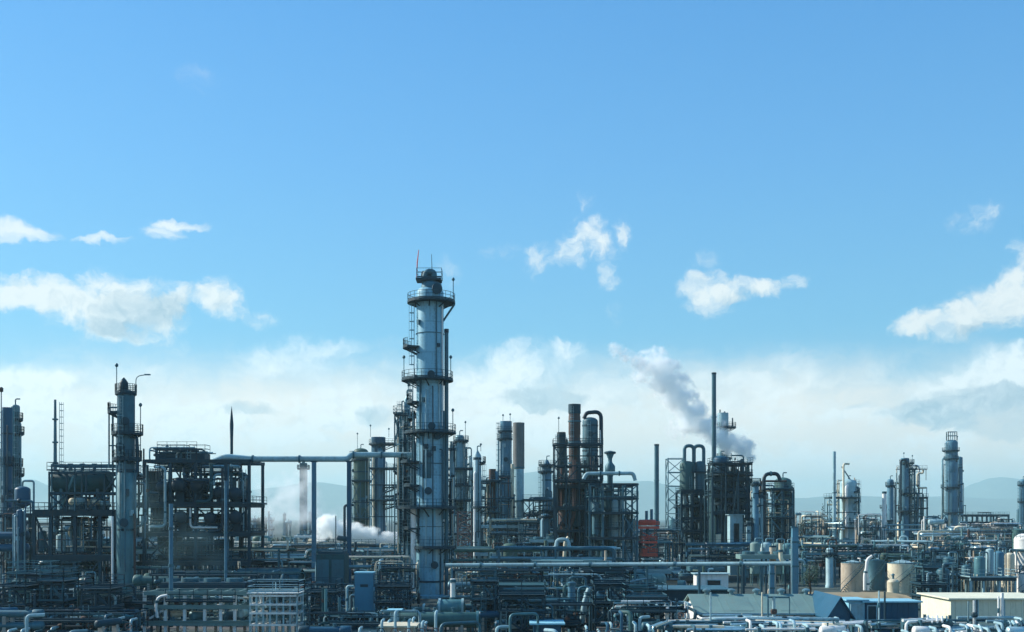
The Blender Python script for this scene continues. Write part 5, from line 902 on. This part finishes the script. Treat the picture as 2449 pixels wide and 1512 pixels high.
# ---- bottom centre ducts
drum('banded_drum', 'pale teal banded drum with a thin chimney at the foot of the tallest column', 1079, 1452, 112, 2.9, .78, 'duct_teal', heads='pale_grey', noz=0)
pipe('thin_chimney', 'thin white chimney pipe rising from the pale banded drum', [(1083,1440,113.2),(1083,1384,113.2)], 6, 'white_paint', cat='chimney', fl=(.15,.9))
t = drum('teal_duct_drum', 'long dull teal duct drum lying along the bottom edge', 1040, 1482, 104, 8.6, .72, 'dull_green', heads='duct_teal', noz=3)
shed('tan_slab_roof', 'low hut with a flat tan roof at the bottom edge', 915, 988, 1500, 96, 3, 'tan_paint', 'cream_paint', None, cat='hut')
shed('pale_box_unit', 'small pale box unit beside the long dull teal drum', 934, 952, 1462, 101, 1.0, 'pale_grey', 'light_blue', None, cat='unit')
shed('blue_roof_hut', 'low hut with a blue roof at the bottom edge', 1276, 1342, 1494, 100, 3, 'deep_blue', 'light_blue', None, cat='hut')
pipe('fat_riser', 'fat blue-grey riser pipe next to the curved white duct', [(1367,1560,112),(1367,1392,112)], 9, 'blue_grey', cat='riser pipe', fl=(.2,.55,.97))
pipe('curved_duct', 'curved white duct leaning from the ground beside the fat riser', [(1384,1512,110),(1392,1492,110),(1398,1440,110),(1410,1408,110)], 7, 'pale_grey', cat='duct', fl=(.3,1.5,2.6))
pipe('sloping_pipe', 'thin pale pipe sloping from the curved duct towards the brown hut', [(1410,1406,110),(1440,1404,112),(1545,1384,124)], 2.2, 'blue_grey', fl=(1.5,))
pipe('level_pipe', 'thin level pipe with a drop end above the fat riser', [(1312,1374,125),(1430,1374,125),(1440,1385,125),(1442,1402,125)], 2, 'pale_grey', fl=(.5,))
# ================================================================== smaller equipment that fills the yard, every piece a thing of its own
ADJ = dict(dark_steel='dark', teal_steel='teal', mid_steel='grey', pale_grey='pale grey', galvanised='dull grey', insulation='silver', white_paint='white', cream_paint='cream', tan_paint='tan', olive_green='olive', dull_green='green', dark_green='dark green', black_pipe='black', rust_paint='rust brown', rust_pink='dull red', deep_blue='deep blue', blue_grey='blue-grey', duct_teal='pale teal', roof_sheet='greenish grey', brown_box='brown', light_blue='light blue', concrete='stone grey', blue_panel='blue')
rg = random.Random(11)
def T2(name, desc, cat, px, D, grp, foot=None, z0=0.0): return T(name, '*'+desc, cat, px, D, grp, z0, foot)
def c_vessel(px, D, h, m):
    r = rg.uniform(.45, 1.1)*min(1.4, max(.6, h/6)); k = D/F; top = YH+(HC-h)/k; leg_vessel('upright_vessel', '*%s upright vessel on %s legs' % (ADJ[m], 'short' if h < 6 else 'tall'), px-r/k, px+r/k, top, top+(h*rg.uniform(.5,.72))/k, D, m, 'vessel', 'upright vessels in the yard', n=3)
def c_drum(px, D, h, m):
    r = min(h*.42, rg.uniform(.5, 1.25) if D > 125 else rg.uniform(.25,.5)); k = D/F; zc = h-r; ln = rg.uniform(3, 7) if D > 125 else rg.uniform(1.5, 3.2); drum('horizontal_drum', '*%s %s drum on saddles' % ('long' if ln > 5 else 'short', ADJ[m]), px, YH+(HC-zc)/k, D, ln, r, m, 'drum', 'horizontal drums in the yard', rz=rg.choice((0, .2, -.3, 1.2, 0)), noz=rg.choice((1,2)))
def c_exch(px, D, h, m):
    t = T2('heat_exchanger', '%s flanged heat exchanger' % ADJ[m], 'heat exchanger', px, D, 'heat exchangers in the yard', 2.2); r = min(.75 if D > 125 else .4, h*.2); ln = rg.uniform(4, 6) if D > 125 else rg.uniform(2.4, 3.6); zs = [h-r*1.4] if h < 3.2 else [h-r*1.4, h-r*4.0]
    for z in zs:
        t.p('exchanger_shell', MB().tube([(-ln/2,0,z),(ln/2,0,z)], r*.82, 16), m)
        for s in (-1, 1): t.p('channel_head', MB().hcyl((s*ln*.5,0,z),(s*(ln*.5+.7),0,z), r, 16), rg.choice(('dark_steel', m)))
        t.p('nozzle', MB().tube([(ln*.3,0,z+r*.6),(ln*.3,0,z+r*1.5)], .16, 8), 'mid_steel')
    for s in (-.3,.3): t.p('saddle', MB().box((s*ln,0,(h-r*1.9)/2), (.3,r*1.5,h-r*1.9)), 'concrete')
def c_pumps(px, D, h, m):
    t = T2('pump_set', '%s pump set' % ADJ[m], 'pump', px, D, 'pump sets in the yard', 1.5); a = rg.uniform(0, 1.5); ca, sa = math.cos(a), math.sin(a); P = lambda u, z: (u*ca, u*sa, z)
    t.p('base_slab', MB().box((0,0,.25), (2.8,1.2,.5), a), 'concrete'); t.p('motor', MB().hcyl(P(-1.1,1.0), P(-.1,1.0), .42, 14), m); t.p('pump_casing', MB().hcyl(P(.35,.95), P(.75,.95), .55, 14), 'dark_steel')
    q = P(.6,1.2); t.p('discharge_pipe', MB().tube(fillet([q, (q[0],q[1],h), (q[0]+1.2,q[1]+.6,h)], .35), .15, 8), rg.choice(('pale_grey','galvanised',m)))
def c_valves(px, D, h, m):
    t = T2('valve_manifold', '%s valve manifold' % ADJ[m], 'valve manifold', px, D, 'valve manifolds in the yard', 1.8); n = rg.randint(3, 5); w_ = n*1.1; z = h*.45
    t.p('header_pipe', MB().tube([(-w_/2-.4,0,z),(w_/2+.4,0,z)], .24, 10), m)
    for s in (-1, 1): t.p('support_post', MB().beam((s*w_*.42,0,0),(s*w_*.42,0,z-.2), .2), 'dark_steel')
    for i in range(n):
        x = -w_/2+1.1*(i+.5); hh = h*rg.uniform(.7, 1); b = t.p('branch_pipe', MB().tube(fillet([(x,0,z+.15),(x,0,hh),(x,1.4,hh)], .3), .12, 8), rg.choice((m,'pale_grey'))); g = MB(); zz = z+.75
        g.tube([(x,-.1,zz),(x,-.6,zz)], .05, 5); g.tube([(x+.3*math.cos(R(q)),-.6,zz+.3*math.sin(R(q))) for q in range(0, 361, 45)], .045, 5); t.p('hand_wheel', g, rg.choice(('rust_pink','dark_steel')), b)
def c_loop(px, D, h, m):
    t = T2('pipe_loop', '%s pipe loop' % ADJ[m], 'pipe', px, D, 'pipe loops in the yard'); w_ = rg.uniform(1.2, 3.5); r = rg.uniform(.14,.34) if D > 125 else rg.uniform(.07,.15); y1 = rg.uniform(0, 2)
    t.p('pipe_run', MB().tube(fillet([(-w_/2,0,0),(-w_/2,0,h),(w_/2,y1,h),(w_/2,y1,0)], r*4, 5), r, 10), m)
    for s, y in ((-1,0),(1,y1)): t.p('flange', MB().tube([(s*w_/2,y,h*.4),(s*w_/2,y,h*.4+.2)], r*1.5, 10), 'mid_steel')
def c_hut(px, D, h, m):
    k = D/F; w_ = rg.uniform(2.5, 6); hh = min(h, rg.uniform(2.6, 4)); shed('control_hut', '*small flat-roofed %s hut' % ADJ[m], px-w_/2/k, px+w_/2/k, YH+(HC-hh)/k, D, rg.uniform(2.5,4), m, rg.choice((m,'mid_steel','roof_sheet')), None, cat='hut', group='huts in the yard', openings=((.15,.4,.0,.75,'d'),(.55,.85,.4,.75,'w')))
def c_lamp(px, D, h, m):
    t = T2('lamp_post', 'thin %s yard lamp post' % ADJ[m], 'lamp post', px, D, 'yard lamp posts'); pole_lamp(t, 0, 0, 0, h*1.25+2, m, rg.choice((1.2,-1.2))); t.p('footing', MB().box((0,0,.2), (.6,.6,.4)), 'concrete')
def c_tank(px, D, h, m):
    k = D/F; r = rg.uniform(1.0, 2.2); tank('small_tank', '*%s %s tank with spiral stair' % (rg.choice(('stubby','plain')), ADJ[m]), px-r/k, px+r/k, YH+(HC-h*.85)/k, D, m, rg.choice(('cone','dome')), None, group='small tanks in the yard', rail=D < 260)
def c_scaf(px, D, h, m):
    k = D/F; w_ = rg.uniform(2.5,5)/k; n = 3 if h > 7 else 2; frame('access_scaffold', '*%s %s-floor access scaffold' % (ADJ[m], 'three' if n == 3 else 'two'), (px-w_/2, px, px+w_/2), D, rg.uniform(2.5,4), tuple(YH+(HC-h*(1-i/n))/k for i in range(n)), m, cat='scaffold', group='access scaffolds in the yard', rails=(0,) if D < 260 else (), w=.2, thin=.3, braces=((rg.randint(0,1), rg.randint(0,n-1), rg.choice('x/\\')),))
def c_cooler(px, D, h, m):
    t = T2('air_cooler', '%s air cooler bank on stilts' % ADJ[m], 'air cooler', px, D, 'air coolers in the yard', 3); w_ = rg.uniform(5,9); z = h-1.2
    for x in (-.46, 0, .46):
        for y in (0, 3): t.p('leg', MB().beam((x*w_,y,0),(x*w_,y,z), .24), 'dark_steel')
    t.p('tube_bundle', MB().box((0,1.5,z+.35), (w_,3.6,.7)), m)
    for x in (-.3, 0, .3): t.p('fan_ring', MB().lathe([(.9,z+.72),(1.0,z+.74),(1.0,z+1.15),(.9,z+1.15)], (x*w_,1.5), 14), 'mid_steel')
    t.p('header_box', MB().box((0,-.45,z+.3), (w_*.98,.28,.5)), rg.choice(('pale_grey', m)))
def c_riser(px, D, h, m):
    t = T2('riser_bundle', 'bundle of %s riser pipes' % ADJ[m], 'pipe bundle', px, D, 'riser bundles in the yard'); n = rg.randint(3,5)
    for i in range(n):
        r = rg.uniform(.09,.24); x = (i-n/2)*.75; hh = h*rg.uniform(.65,1.05); t.p('riser_pipe', MB().tube(fillet([(x,0,0),(x,0,hh),(x+rg.choice((-.9,.9)),.7,hh)], .35), r, 8), rg.choice((m, m, 'pale_grey','dark_steel')))
    for z in (.3,.62): t.p('clamp_bar', MB().beam((-n*.4,-.3,h*z),(n*.4-.4,-.3,h*z), .12), 'dark_steel')
def c_stack(px, D, h, m):
    k = D/F; r = rg.uniform(.3,.6); hh = h*rg.uniform(1,1.25); stack('vent_stack', '*slim %s vent stack' % ADJ[m], px-r/k, px+r/k, YH+(HC-hh)/k, D, m, 'vent stack', rimh=3, group='vent stacks in the yard', bands=(YH+(HC-hh*.6)/k,))
def c_col(px, D, h, m):
    k = D/F; r = rg.uniform(.6,1.2); top = YH+(HC-h)/k; column('small_tower', '*%s slender tower' % ADJ[m], 'tower', px-r/k, px+r/k, top, D, m, rg.choice(('dome','flat','cone')), plats=[(top+r*1.5/k, px-2.1*r/k, px+2.1*r/k)] + ([(top+h*.45/k, px-2*r/k, px+2*r/k)] if h > 9 else []), group='small towers in the yard', pipes=[(px+r*1.35/k, top+2/k, top+(h-.5)/k, .16/k, -.4, rg.choice(('pale_grey','mid_steel')))], n=16)
def rack(px0, px1, D, z, mats, levels=1, n=6, step=6.0, cat='pipe rack', lab=None, grp='pipe racks in the yard', dep=3.2, pm='mid_steel', rz=0.0):
    t = T('pipe_rack', lab or '*%s pipe rack of parallel pipes' % rg.choice(('low','long','loaded')), cat, (px0+px1)/2, D, grp); w_ = (px1-px0)*t.k; t.root.rotation_euler.z = rz; m = max(2, int(w_/step)+1)
    for i in range(m):
        x = -w_/2+w_*i/(m-1); g = MB()
        for y in (0, dep): g.beam((x,y,0),(x,y,z+.3+1.5*(levels-1)), .26)
        for l in range(levels): g.beam((x,-.2,z-.16+1.5*l),(x,dep+.2,z-.16+1.5*l), .22,.26)
        t.p('bent', g, pm)
    for l in range(levels):
        for j in range(n):
            r = rg.choice((.09,.12,.16,.22,.28) if D > 125 else (.06,.08,.1,.13)); y = .25+(dep-.5)*j/(n-1); zz = z+1.5*l+r; a, b = -w_/2-rg.uniform(0,1.5), w_/2+rg.uniform(0,1.5); pts = [(a,y,zz),(b,y,zz)]
            e = rg.random()
            if e < .3: pts = [(a,y,zz),(b,y,zz),(b,y,rg.choice((.3,zz+1.6 if D > 100 else .2)))]
            elif e < .45 and D > 100: pts = [(a,y,zz),(0,y,zz),(0,y,zz+1.3),(1.8,y,zz+1.3),(1.8,y,zz),(b,y,zz)]
            elif e < .6: pts = [(a,y,zz+rg.choice((1.2 if D > 100 else -z*.8,-z*.6))),(a,y,zz),(b,y,zz)]
            t.p('rack_pipe', MB().tube(fillet(pts, r*3, 3), r, 8), rg.choice(mats))
    return t
KEEP = [(772,966,282,1300),(1518,1582,226,1345),(846,894,119,1478),(330,726,112,1496),(1664,2200,104,1466),(2268,2460,110,1490),(2008,2200,184,1418),(752,828,148,1400),(984,1100,166,1385),(1352,1416,112,1505),(1040,1118,112,1472),(1660,1745,168,1406),(1572,1624,160,1412),(2300,2445,172,1420),(556,700,138,1396),(1740,1780,232,1345),(276,326,147,1420),(1060,1900,124,1362)]
def clear(x0, x1, D, ytop):        # True when nothing that the photo shows whole would be covered
    return not any(x1 > a and x0 < b and D < c and ytop < y for a, b, c, y in KEEP)
KINDS = dict(vessel=c_vessel, drum=c_drum, exch=c_exch, pumps=c_pumps, valves=c_valves, loop=c_loop, hut=c_hut, lamp=c_lamp, tank=c_tank, scaf=c_scaf, cooler=c_cooler, riser=c_riser, stack=c_stack, col=c_col)
DARK = ['dark_steel','dark_green','teal_steel','black_pipe','dull_green','dark_steel','mid_steel','deep_blue']
MID = ['mid_steel','teal_steel','dull_green','olive_green','blue_grey','duct_teal','galvanised','tan_paint','rust_paint','pale_grey','roof_sheet']
PALE = ['pale_grey','cream_paint','tan_paint','cream_paint','white_paint','galvanised','duct_teal','roof_sheet','cream_paint','insulation','white_paint','mid_steel']
def zone(n, x0, x1, d0, d1, ytop, pal, kinds, hmin=.45):
    ks = kinds.split(); done = tries = 0
    while done < n and tries < n*14:
        tries += 1; u = (done+rg.random())/n if tries % 3 else rg.random(); px = x0+(x1-x0)*u; D = d0*(d1/d0)**rg.random(); hm = HC-(ytop-YH)*D/F
        if hm < 1.6: continue
        X = (px-CX)*D/F
        if any((X-a)**2+(D-b)**2 < (c+1.2)**2 for a, b, c in FOOT): continue
        h = max(1.6, hm*rg.uniform(hmin, 1)); kd = rg.choice(ks)
        if not clear(px-40*110/D, px+40*110/D, D, YH+(HC-h*1.08)*F/D): continue
        if kd in ('hut','pumps') and h > 5: h = 4
        KINDS[kd](px, D, h, rg.choice(pal)); FOOT.append((X, D, .9)); done += 1
NEARK = 'valves riser loop pumps valves riser exch drum valves loop'
LOWK = 'vessel drum exch pumps valves loop riser valves drum exch loop riser'
zone(20, 0, 345, 88, 106, 1448, DARK, NEARK)
zone(16, 730, 1000, 88, 112, 1450, DARK+['duct_teal','pale_grey'], NEARK)
zone(24, 1330, 1650, 86, 100, 1458, DARK+['duct_teal','pale_grey'], NEARK)
zone(26, 0, 335, 108, 148, 1368, DARK+['duct_teal'], LOWK+' scaf')
zone(20, 0, 340, 165, 230, 1262, DARK+['mid_steel','duct_teal','pale_grey'], 'vessel riser scaf cooler loop exch drum col stack')
zone(22, 345, 600, 122, 162, 1362, DARK, LOWK+' scaf cooler')
zone(20, 345, 620, 178, 240, 1292, DARK+['mid_steel','pale_grey'], 'vessel riser scaf cooler exch drum loop')
zone(26, 590, 1000, 122, 160, 1402, DARK, LOWK+' scaf')
zone(22, 570, 1000, 176, 215, 1338, MID+['cream_paint','dark_green'], LOWK+' scaf hut')
zone(30, 590, 1000, 235, 400, 1276, PALE+['olive_green'], 'tank hut vessel drum exch scaf loop cooler riser col')
zone(36, 1060, 1345, 140, 212, 1348, MID+['dark_green','cream_paint'], LOWK+' scaf')
zone(30, 1060, 1345, 215, 330, 1250, MID+PALE[:4], 'col stack vessel riser scaf cooler exch drum loop tank')
zone(26, 1000, 1330, 98, 128, 1432, DARK+['duct_teal','teal_steel'], LOWK)
zone(24, 1330, 1600, 98, 140, 1392, DARK, LOWK+' scaf')
zone(40, 1320, 1700, 145, 215, 1338, DARK+MID, LOWK+' scaf cooler col')
zone(42, 1580, 1900, 172, 330, 1280, MID+PALE, 'col stack vessel riser scaf cooler exch drum loop tank hut pumps valves')
zone(40, 1915, 2449, 190, 300, 1300, PALE+MID, 'col stack vessel riser scaf cooler exch drum loop tank hut valves lamp scaf scaf')
zone(44, 1905, 2449, 300, 430, 1236, PALE+MID, 'col vessel riser scaf cooler exch drum loop tank col stack')
zone(16, 2195, 2330, 150, 190, 1330, DARK+['mid_steel','blue_grey'], 'vessel riser scaf exch drum loop valves')
zone(70, 560, 2449, 450, 780, 1206, ['blue_grey','pale_grey','mid_steel','galvanised','duct_teal'], 'tank col stack scaf drum hut col vessel', .35)
zone(22, 0, 560, 300, 520, 1235, ['blue_grey','mid_steel','teal_steel','pale_grey'], 'tank col stack scaf drum vessel', .35)
# long racks threading the yard
for x0, x1, d0, d1, z0, z1, ms, n in [(-10,330,112,160,2.4,4.5,DARK,5),(340,640,150,200,3,7,DARK+['pale_grey'],4),(570,990,150,215,3,6,MID+['cream_paint','dark_steel'],6),(600,1000,220,360,5,8,PALE,5),(1070,1400,130,215,3,6.5,MID+['pale_grey'],7),(1100,1600,216,300,5.5,8,MID+PALE,5),(1320,1600,110,170,2.6,4,DARK+['mid_steel'],5),(1560,1900,180,260,4,7,MID+PALE,6),(1910,2449,190,300,4,7,PALE+MID,9),(1900,2449,320,420,7,9,PALE,5)]:
    for i in range(n):
        px = x0+(x1-x0)*(i+rg.random())/n; D = d0*(d1/d0)**rg.random(); ln = rg.uniform(8, 20)/(D/F)/2
        zr = rg.uniform(z0, z1)
        if not clear(px-ln, px+ln, D, YH+(HC-zr-1)*F/D): continue
        rack(px-ln, px+ln, D, zr, ms, rg.choice((1,1,2)), rg.randint(4,7), step=rg.uniform(5,8), rz=rg.choice((0, .12, -.18, .3, -.35, 1.1, -1.2)), dep=rg.uniform(2.2,3.6))
# white manifold running along the bottom right edge
WH = ['white_paint','pale_grey','white_paint','cream_paint','insulation']
for i in range(20):
    px = 1610+i*44+rg.uniform(-12,12); D = rg.uniform(87, 98); ln = rg.uniform(2.2, 4.6)/(D/F)/2
    rack(px-ln, px+ln, D, rg.uniform(2.3, 3.3), WH+['mid_steel','dark_steel'], 1, rg.randint(4,6), step=rg.uniform(2,4), lab='*white-piped short rack along the bottom edge', grp='short white racks along the bottom edge', dep=rg.uniform(1.4,2.6), rz=rg.choice((0,.2,-.3,.5,1.2)))
for i in range(16):
    px = 1640+rg.random()*800; D = rg.uniform(86, 90); k = D/F; z = rg.uniform(2.2, 3.1)
    if i % 2: drum('small_drum', '*small white drum perched by the bottom edge pipes', px, YH+(HC-z)/k, D, rg.uniform(1.2,2.4), .42, rg.choice(WH), group='white drums along the bottom edge')
    else: c_valves(px, D, z+.6, rg.choice(WH))

# ------------------------------------------------------------------ trees
def tree(label, px, top, D, wid, mat, kind='round', seed=1, group=None):
    r_ = random.Random(seed); t = T('conifer_tree' if kind == 'cone' else 'broadleaf_tree', label, 'tree', px, D, group); H = t.z(top); w_ = wid*t.k/2; m = MB()
    m.tube([(0,0,0),(.1,0,H*.3),(-.05,.1,H*.65),(.05,0,H*.95)], [w_*.13,w_*.1,w_*.06,w_*.02], 8)
    for i in range(7):
        a = r_.uniform(0,6.28); z = H*r_.uniform(.3,.6); m.tube([(0,0,z),(w_*.35*math.cos(a),w_*.35*math.sin(a),z+H*.12),(w_*.7*math.cos(a),w_*.7*math.sin(a),z+H*.2)], [w_*.06,w_*.04,w_*.015], 5)
    t.p('trunk', m, 'bark'); c = MB(); cl = []
    for i in range(46):
        if kind == 'cone': z = r_.uniform(.16,.99); rr = w_*(1.02-z)*r_.uniform(.25,1.05); a = r_.uniform(0,6.28); cl.append((rr*math.cos(a), rr*math.sin(a), H*z, w_*.3*(1.15-z)))
        else:
            while True:
                x, y, z = r_.uniform(-1,1), r_.uniform(-1,1), r_.uniform(-1,1)
                if x*x+y*y+z*z < 1: break
            cl.append((x*w_*.95, y*w_*.95, H*(.63+.33*z), w_*r_.uniform(.2,.36)))
    for x, y, z, s in cl:
        for _ in range(60):
            d = Vector((r_.gauss(0,1), r_.gauss(0,1), r_.gauss(0,.8))).normalized()*s*r_.uniform(.4,1.1); p = Vector((x,y,z))+d; u = Vector((r_.gauss(0,1),r_.gauss(0,1),r_.gauss(0,1))).normalized(); v = u.orthogonal().normalized(); q = max(.07, s*.17)*r_.uniform(.6,1.3)
            c.add([p-u*q, p+v*q*.6, p+u*q, p-v*q*.6], [(0,1,2,3)])
    t.p('crown', c, mat); return t
tree('rounded dark green tree beside the thick blue-grey post', 1937, 1338, 158, 46, 'leaf_green', seed=3)
tree('pointed dark conifer behind the rounded tree and thick post', 1968, 1204, 318, 40, 'leaf_dark', 'cone', seed=4)
tree('bushy dark tree between the conifer and the thick post', 1922, 1236, 300, 46, 'leaf_dark', seed=5)
tree('low green tree near the olive column and dark posts', 664, 1282, 285, 60, 'leaf_green', seed=6)
tree('small green tree in front of the far pale huts', 632, 1300, 250, 46, 'leaf_green', seed=8)
tree('low leafy tree among the drum frame posts', 258, 1392, 140, 34, 'leaf_green', seed=9)
for i, (x, y, D, w_) in enumerate([(1990,1252,520,50),(2090,1240,560,60),(1330,1228,600,60),(1500,1232,620,70),(620,1236,640,60),(1075,1236,600,50),(1420,1234,560,60),(2230,1244,600,70),(2330,1246,640,60)]): tree('*hazy dark tree far beyond the plant', x, y, D, w_, 'leaf_dark', seed=20+i, group='far trees beyond the plant')

# ------------------------------------------------------------------ labels for the repeats: say what each stands beside
MARKS = [(60,'the edge columns'),(170,'the long green drum'),(275,'the gooseneck lamp tower'),(345,'the pale skid end'),(425,'the cooler-topped frame'),(520,'the spire mast'),(600,'the stacked exchangers'),(690,'the dark green shed'),(765,'the first dark post'),(845,'the kinked overhead pipe'),(895,'the blue cabinet'),(960,'the crowned column'),(1040,'the tallest column'),(1105,'the scaffold stair tower'),(1160,'the bullet-headed column'),(1245,'the grey chimney'),(1305,'the pointed-cap column'),(1375,'the rust-brown stack'),(1430,'the hooped pipe vessel'),(1495,'the lattice-braced frame'),(1560,'the red hoist'),(1620,'the lattice mast'),(1690,'the twin hooped reactors'),(1745,'the steaming stack'),(1805,'the grey standpipes'),(1880,'the black bent pipe'),(1945,'the thick blue-grey post'),(2010,'the white flue'),(2065,'the tan tank'),(2110,'the grey tank'),(2180,'the looped pipe column'),(2235,'the cream tank'),(2310,'the ringed tower'),(2380,'the yellow wall block'),(2470,'the white dome tank')]
ORD = ['', 'second', 'third', 'fourth', 'fifth', 'sixth', 'seventh', 'eighth', 'ninth', 'tenth', 'eleventh', 'twelfth']
by = {}
for o, desc, px, D in AUTO:
    mk = min(MARKS, key=lambda q: abs(q[0]-px))[1]; fixed = len(desc.split()) > 8
    rel = 'low in front of' if D < 130 else 'near' if D < 215 else 'behind' if D < 330 else 'well behind' if D < 440 else 'far beyond'
    key = desc if fixed or any(w_ in desc for w_ in (' the ',)) else desc+' '+rel+' '+mk
    by.setdefault(key, []).append((px, o))
for key, v in by.items():
    v.sort(key=lambda q: q[0]); n = len(v)
    for i, (px, o) in enumerate(v):
        if n == 1: o['label'] = key
        elif n == 2: o['label'] = key + (', the left one' if i == 0 else ', the right one')
        else: o['label'] = key + (', leftmost' if i == 0 else ', rightmost' if i == n-1 else ', '+(ORD[i] if i < len(ORD) else '%dth' % (i+1))+' from the left')
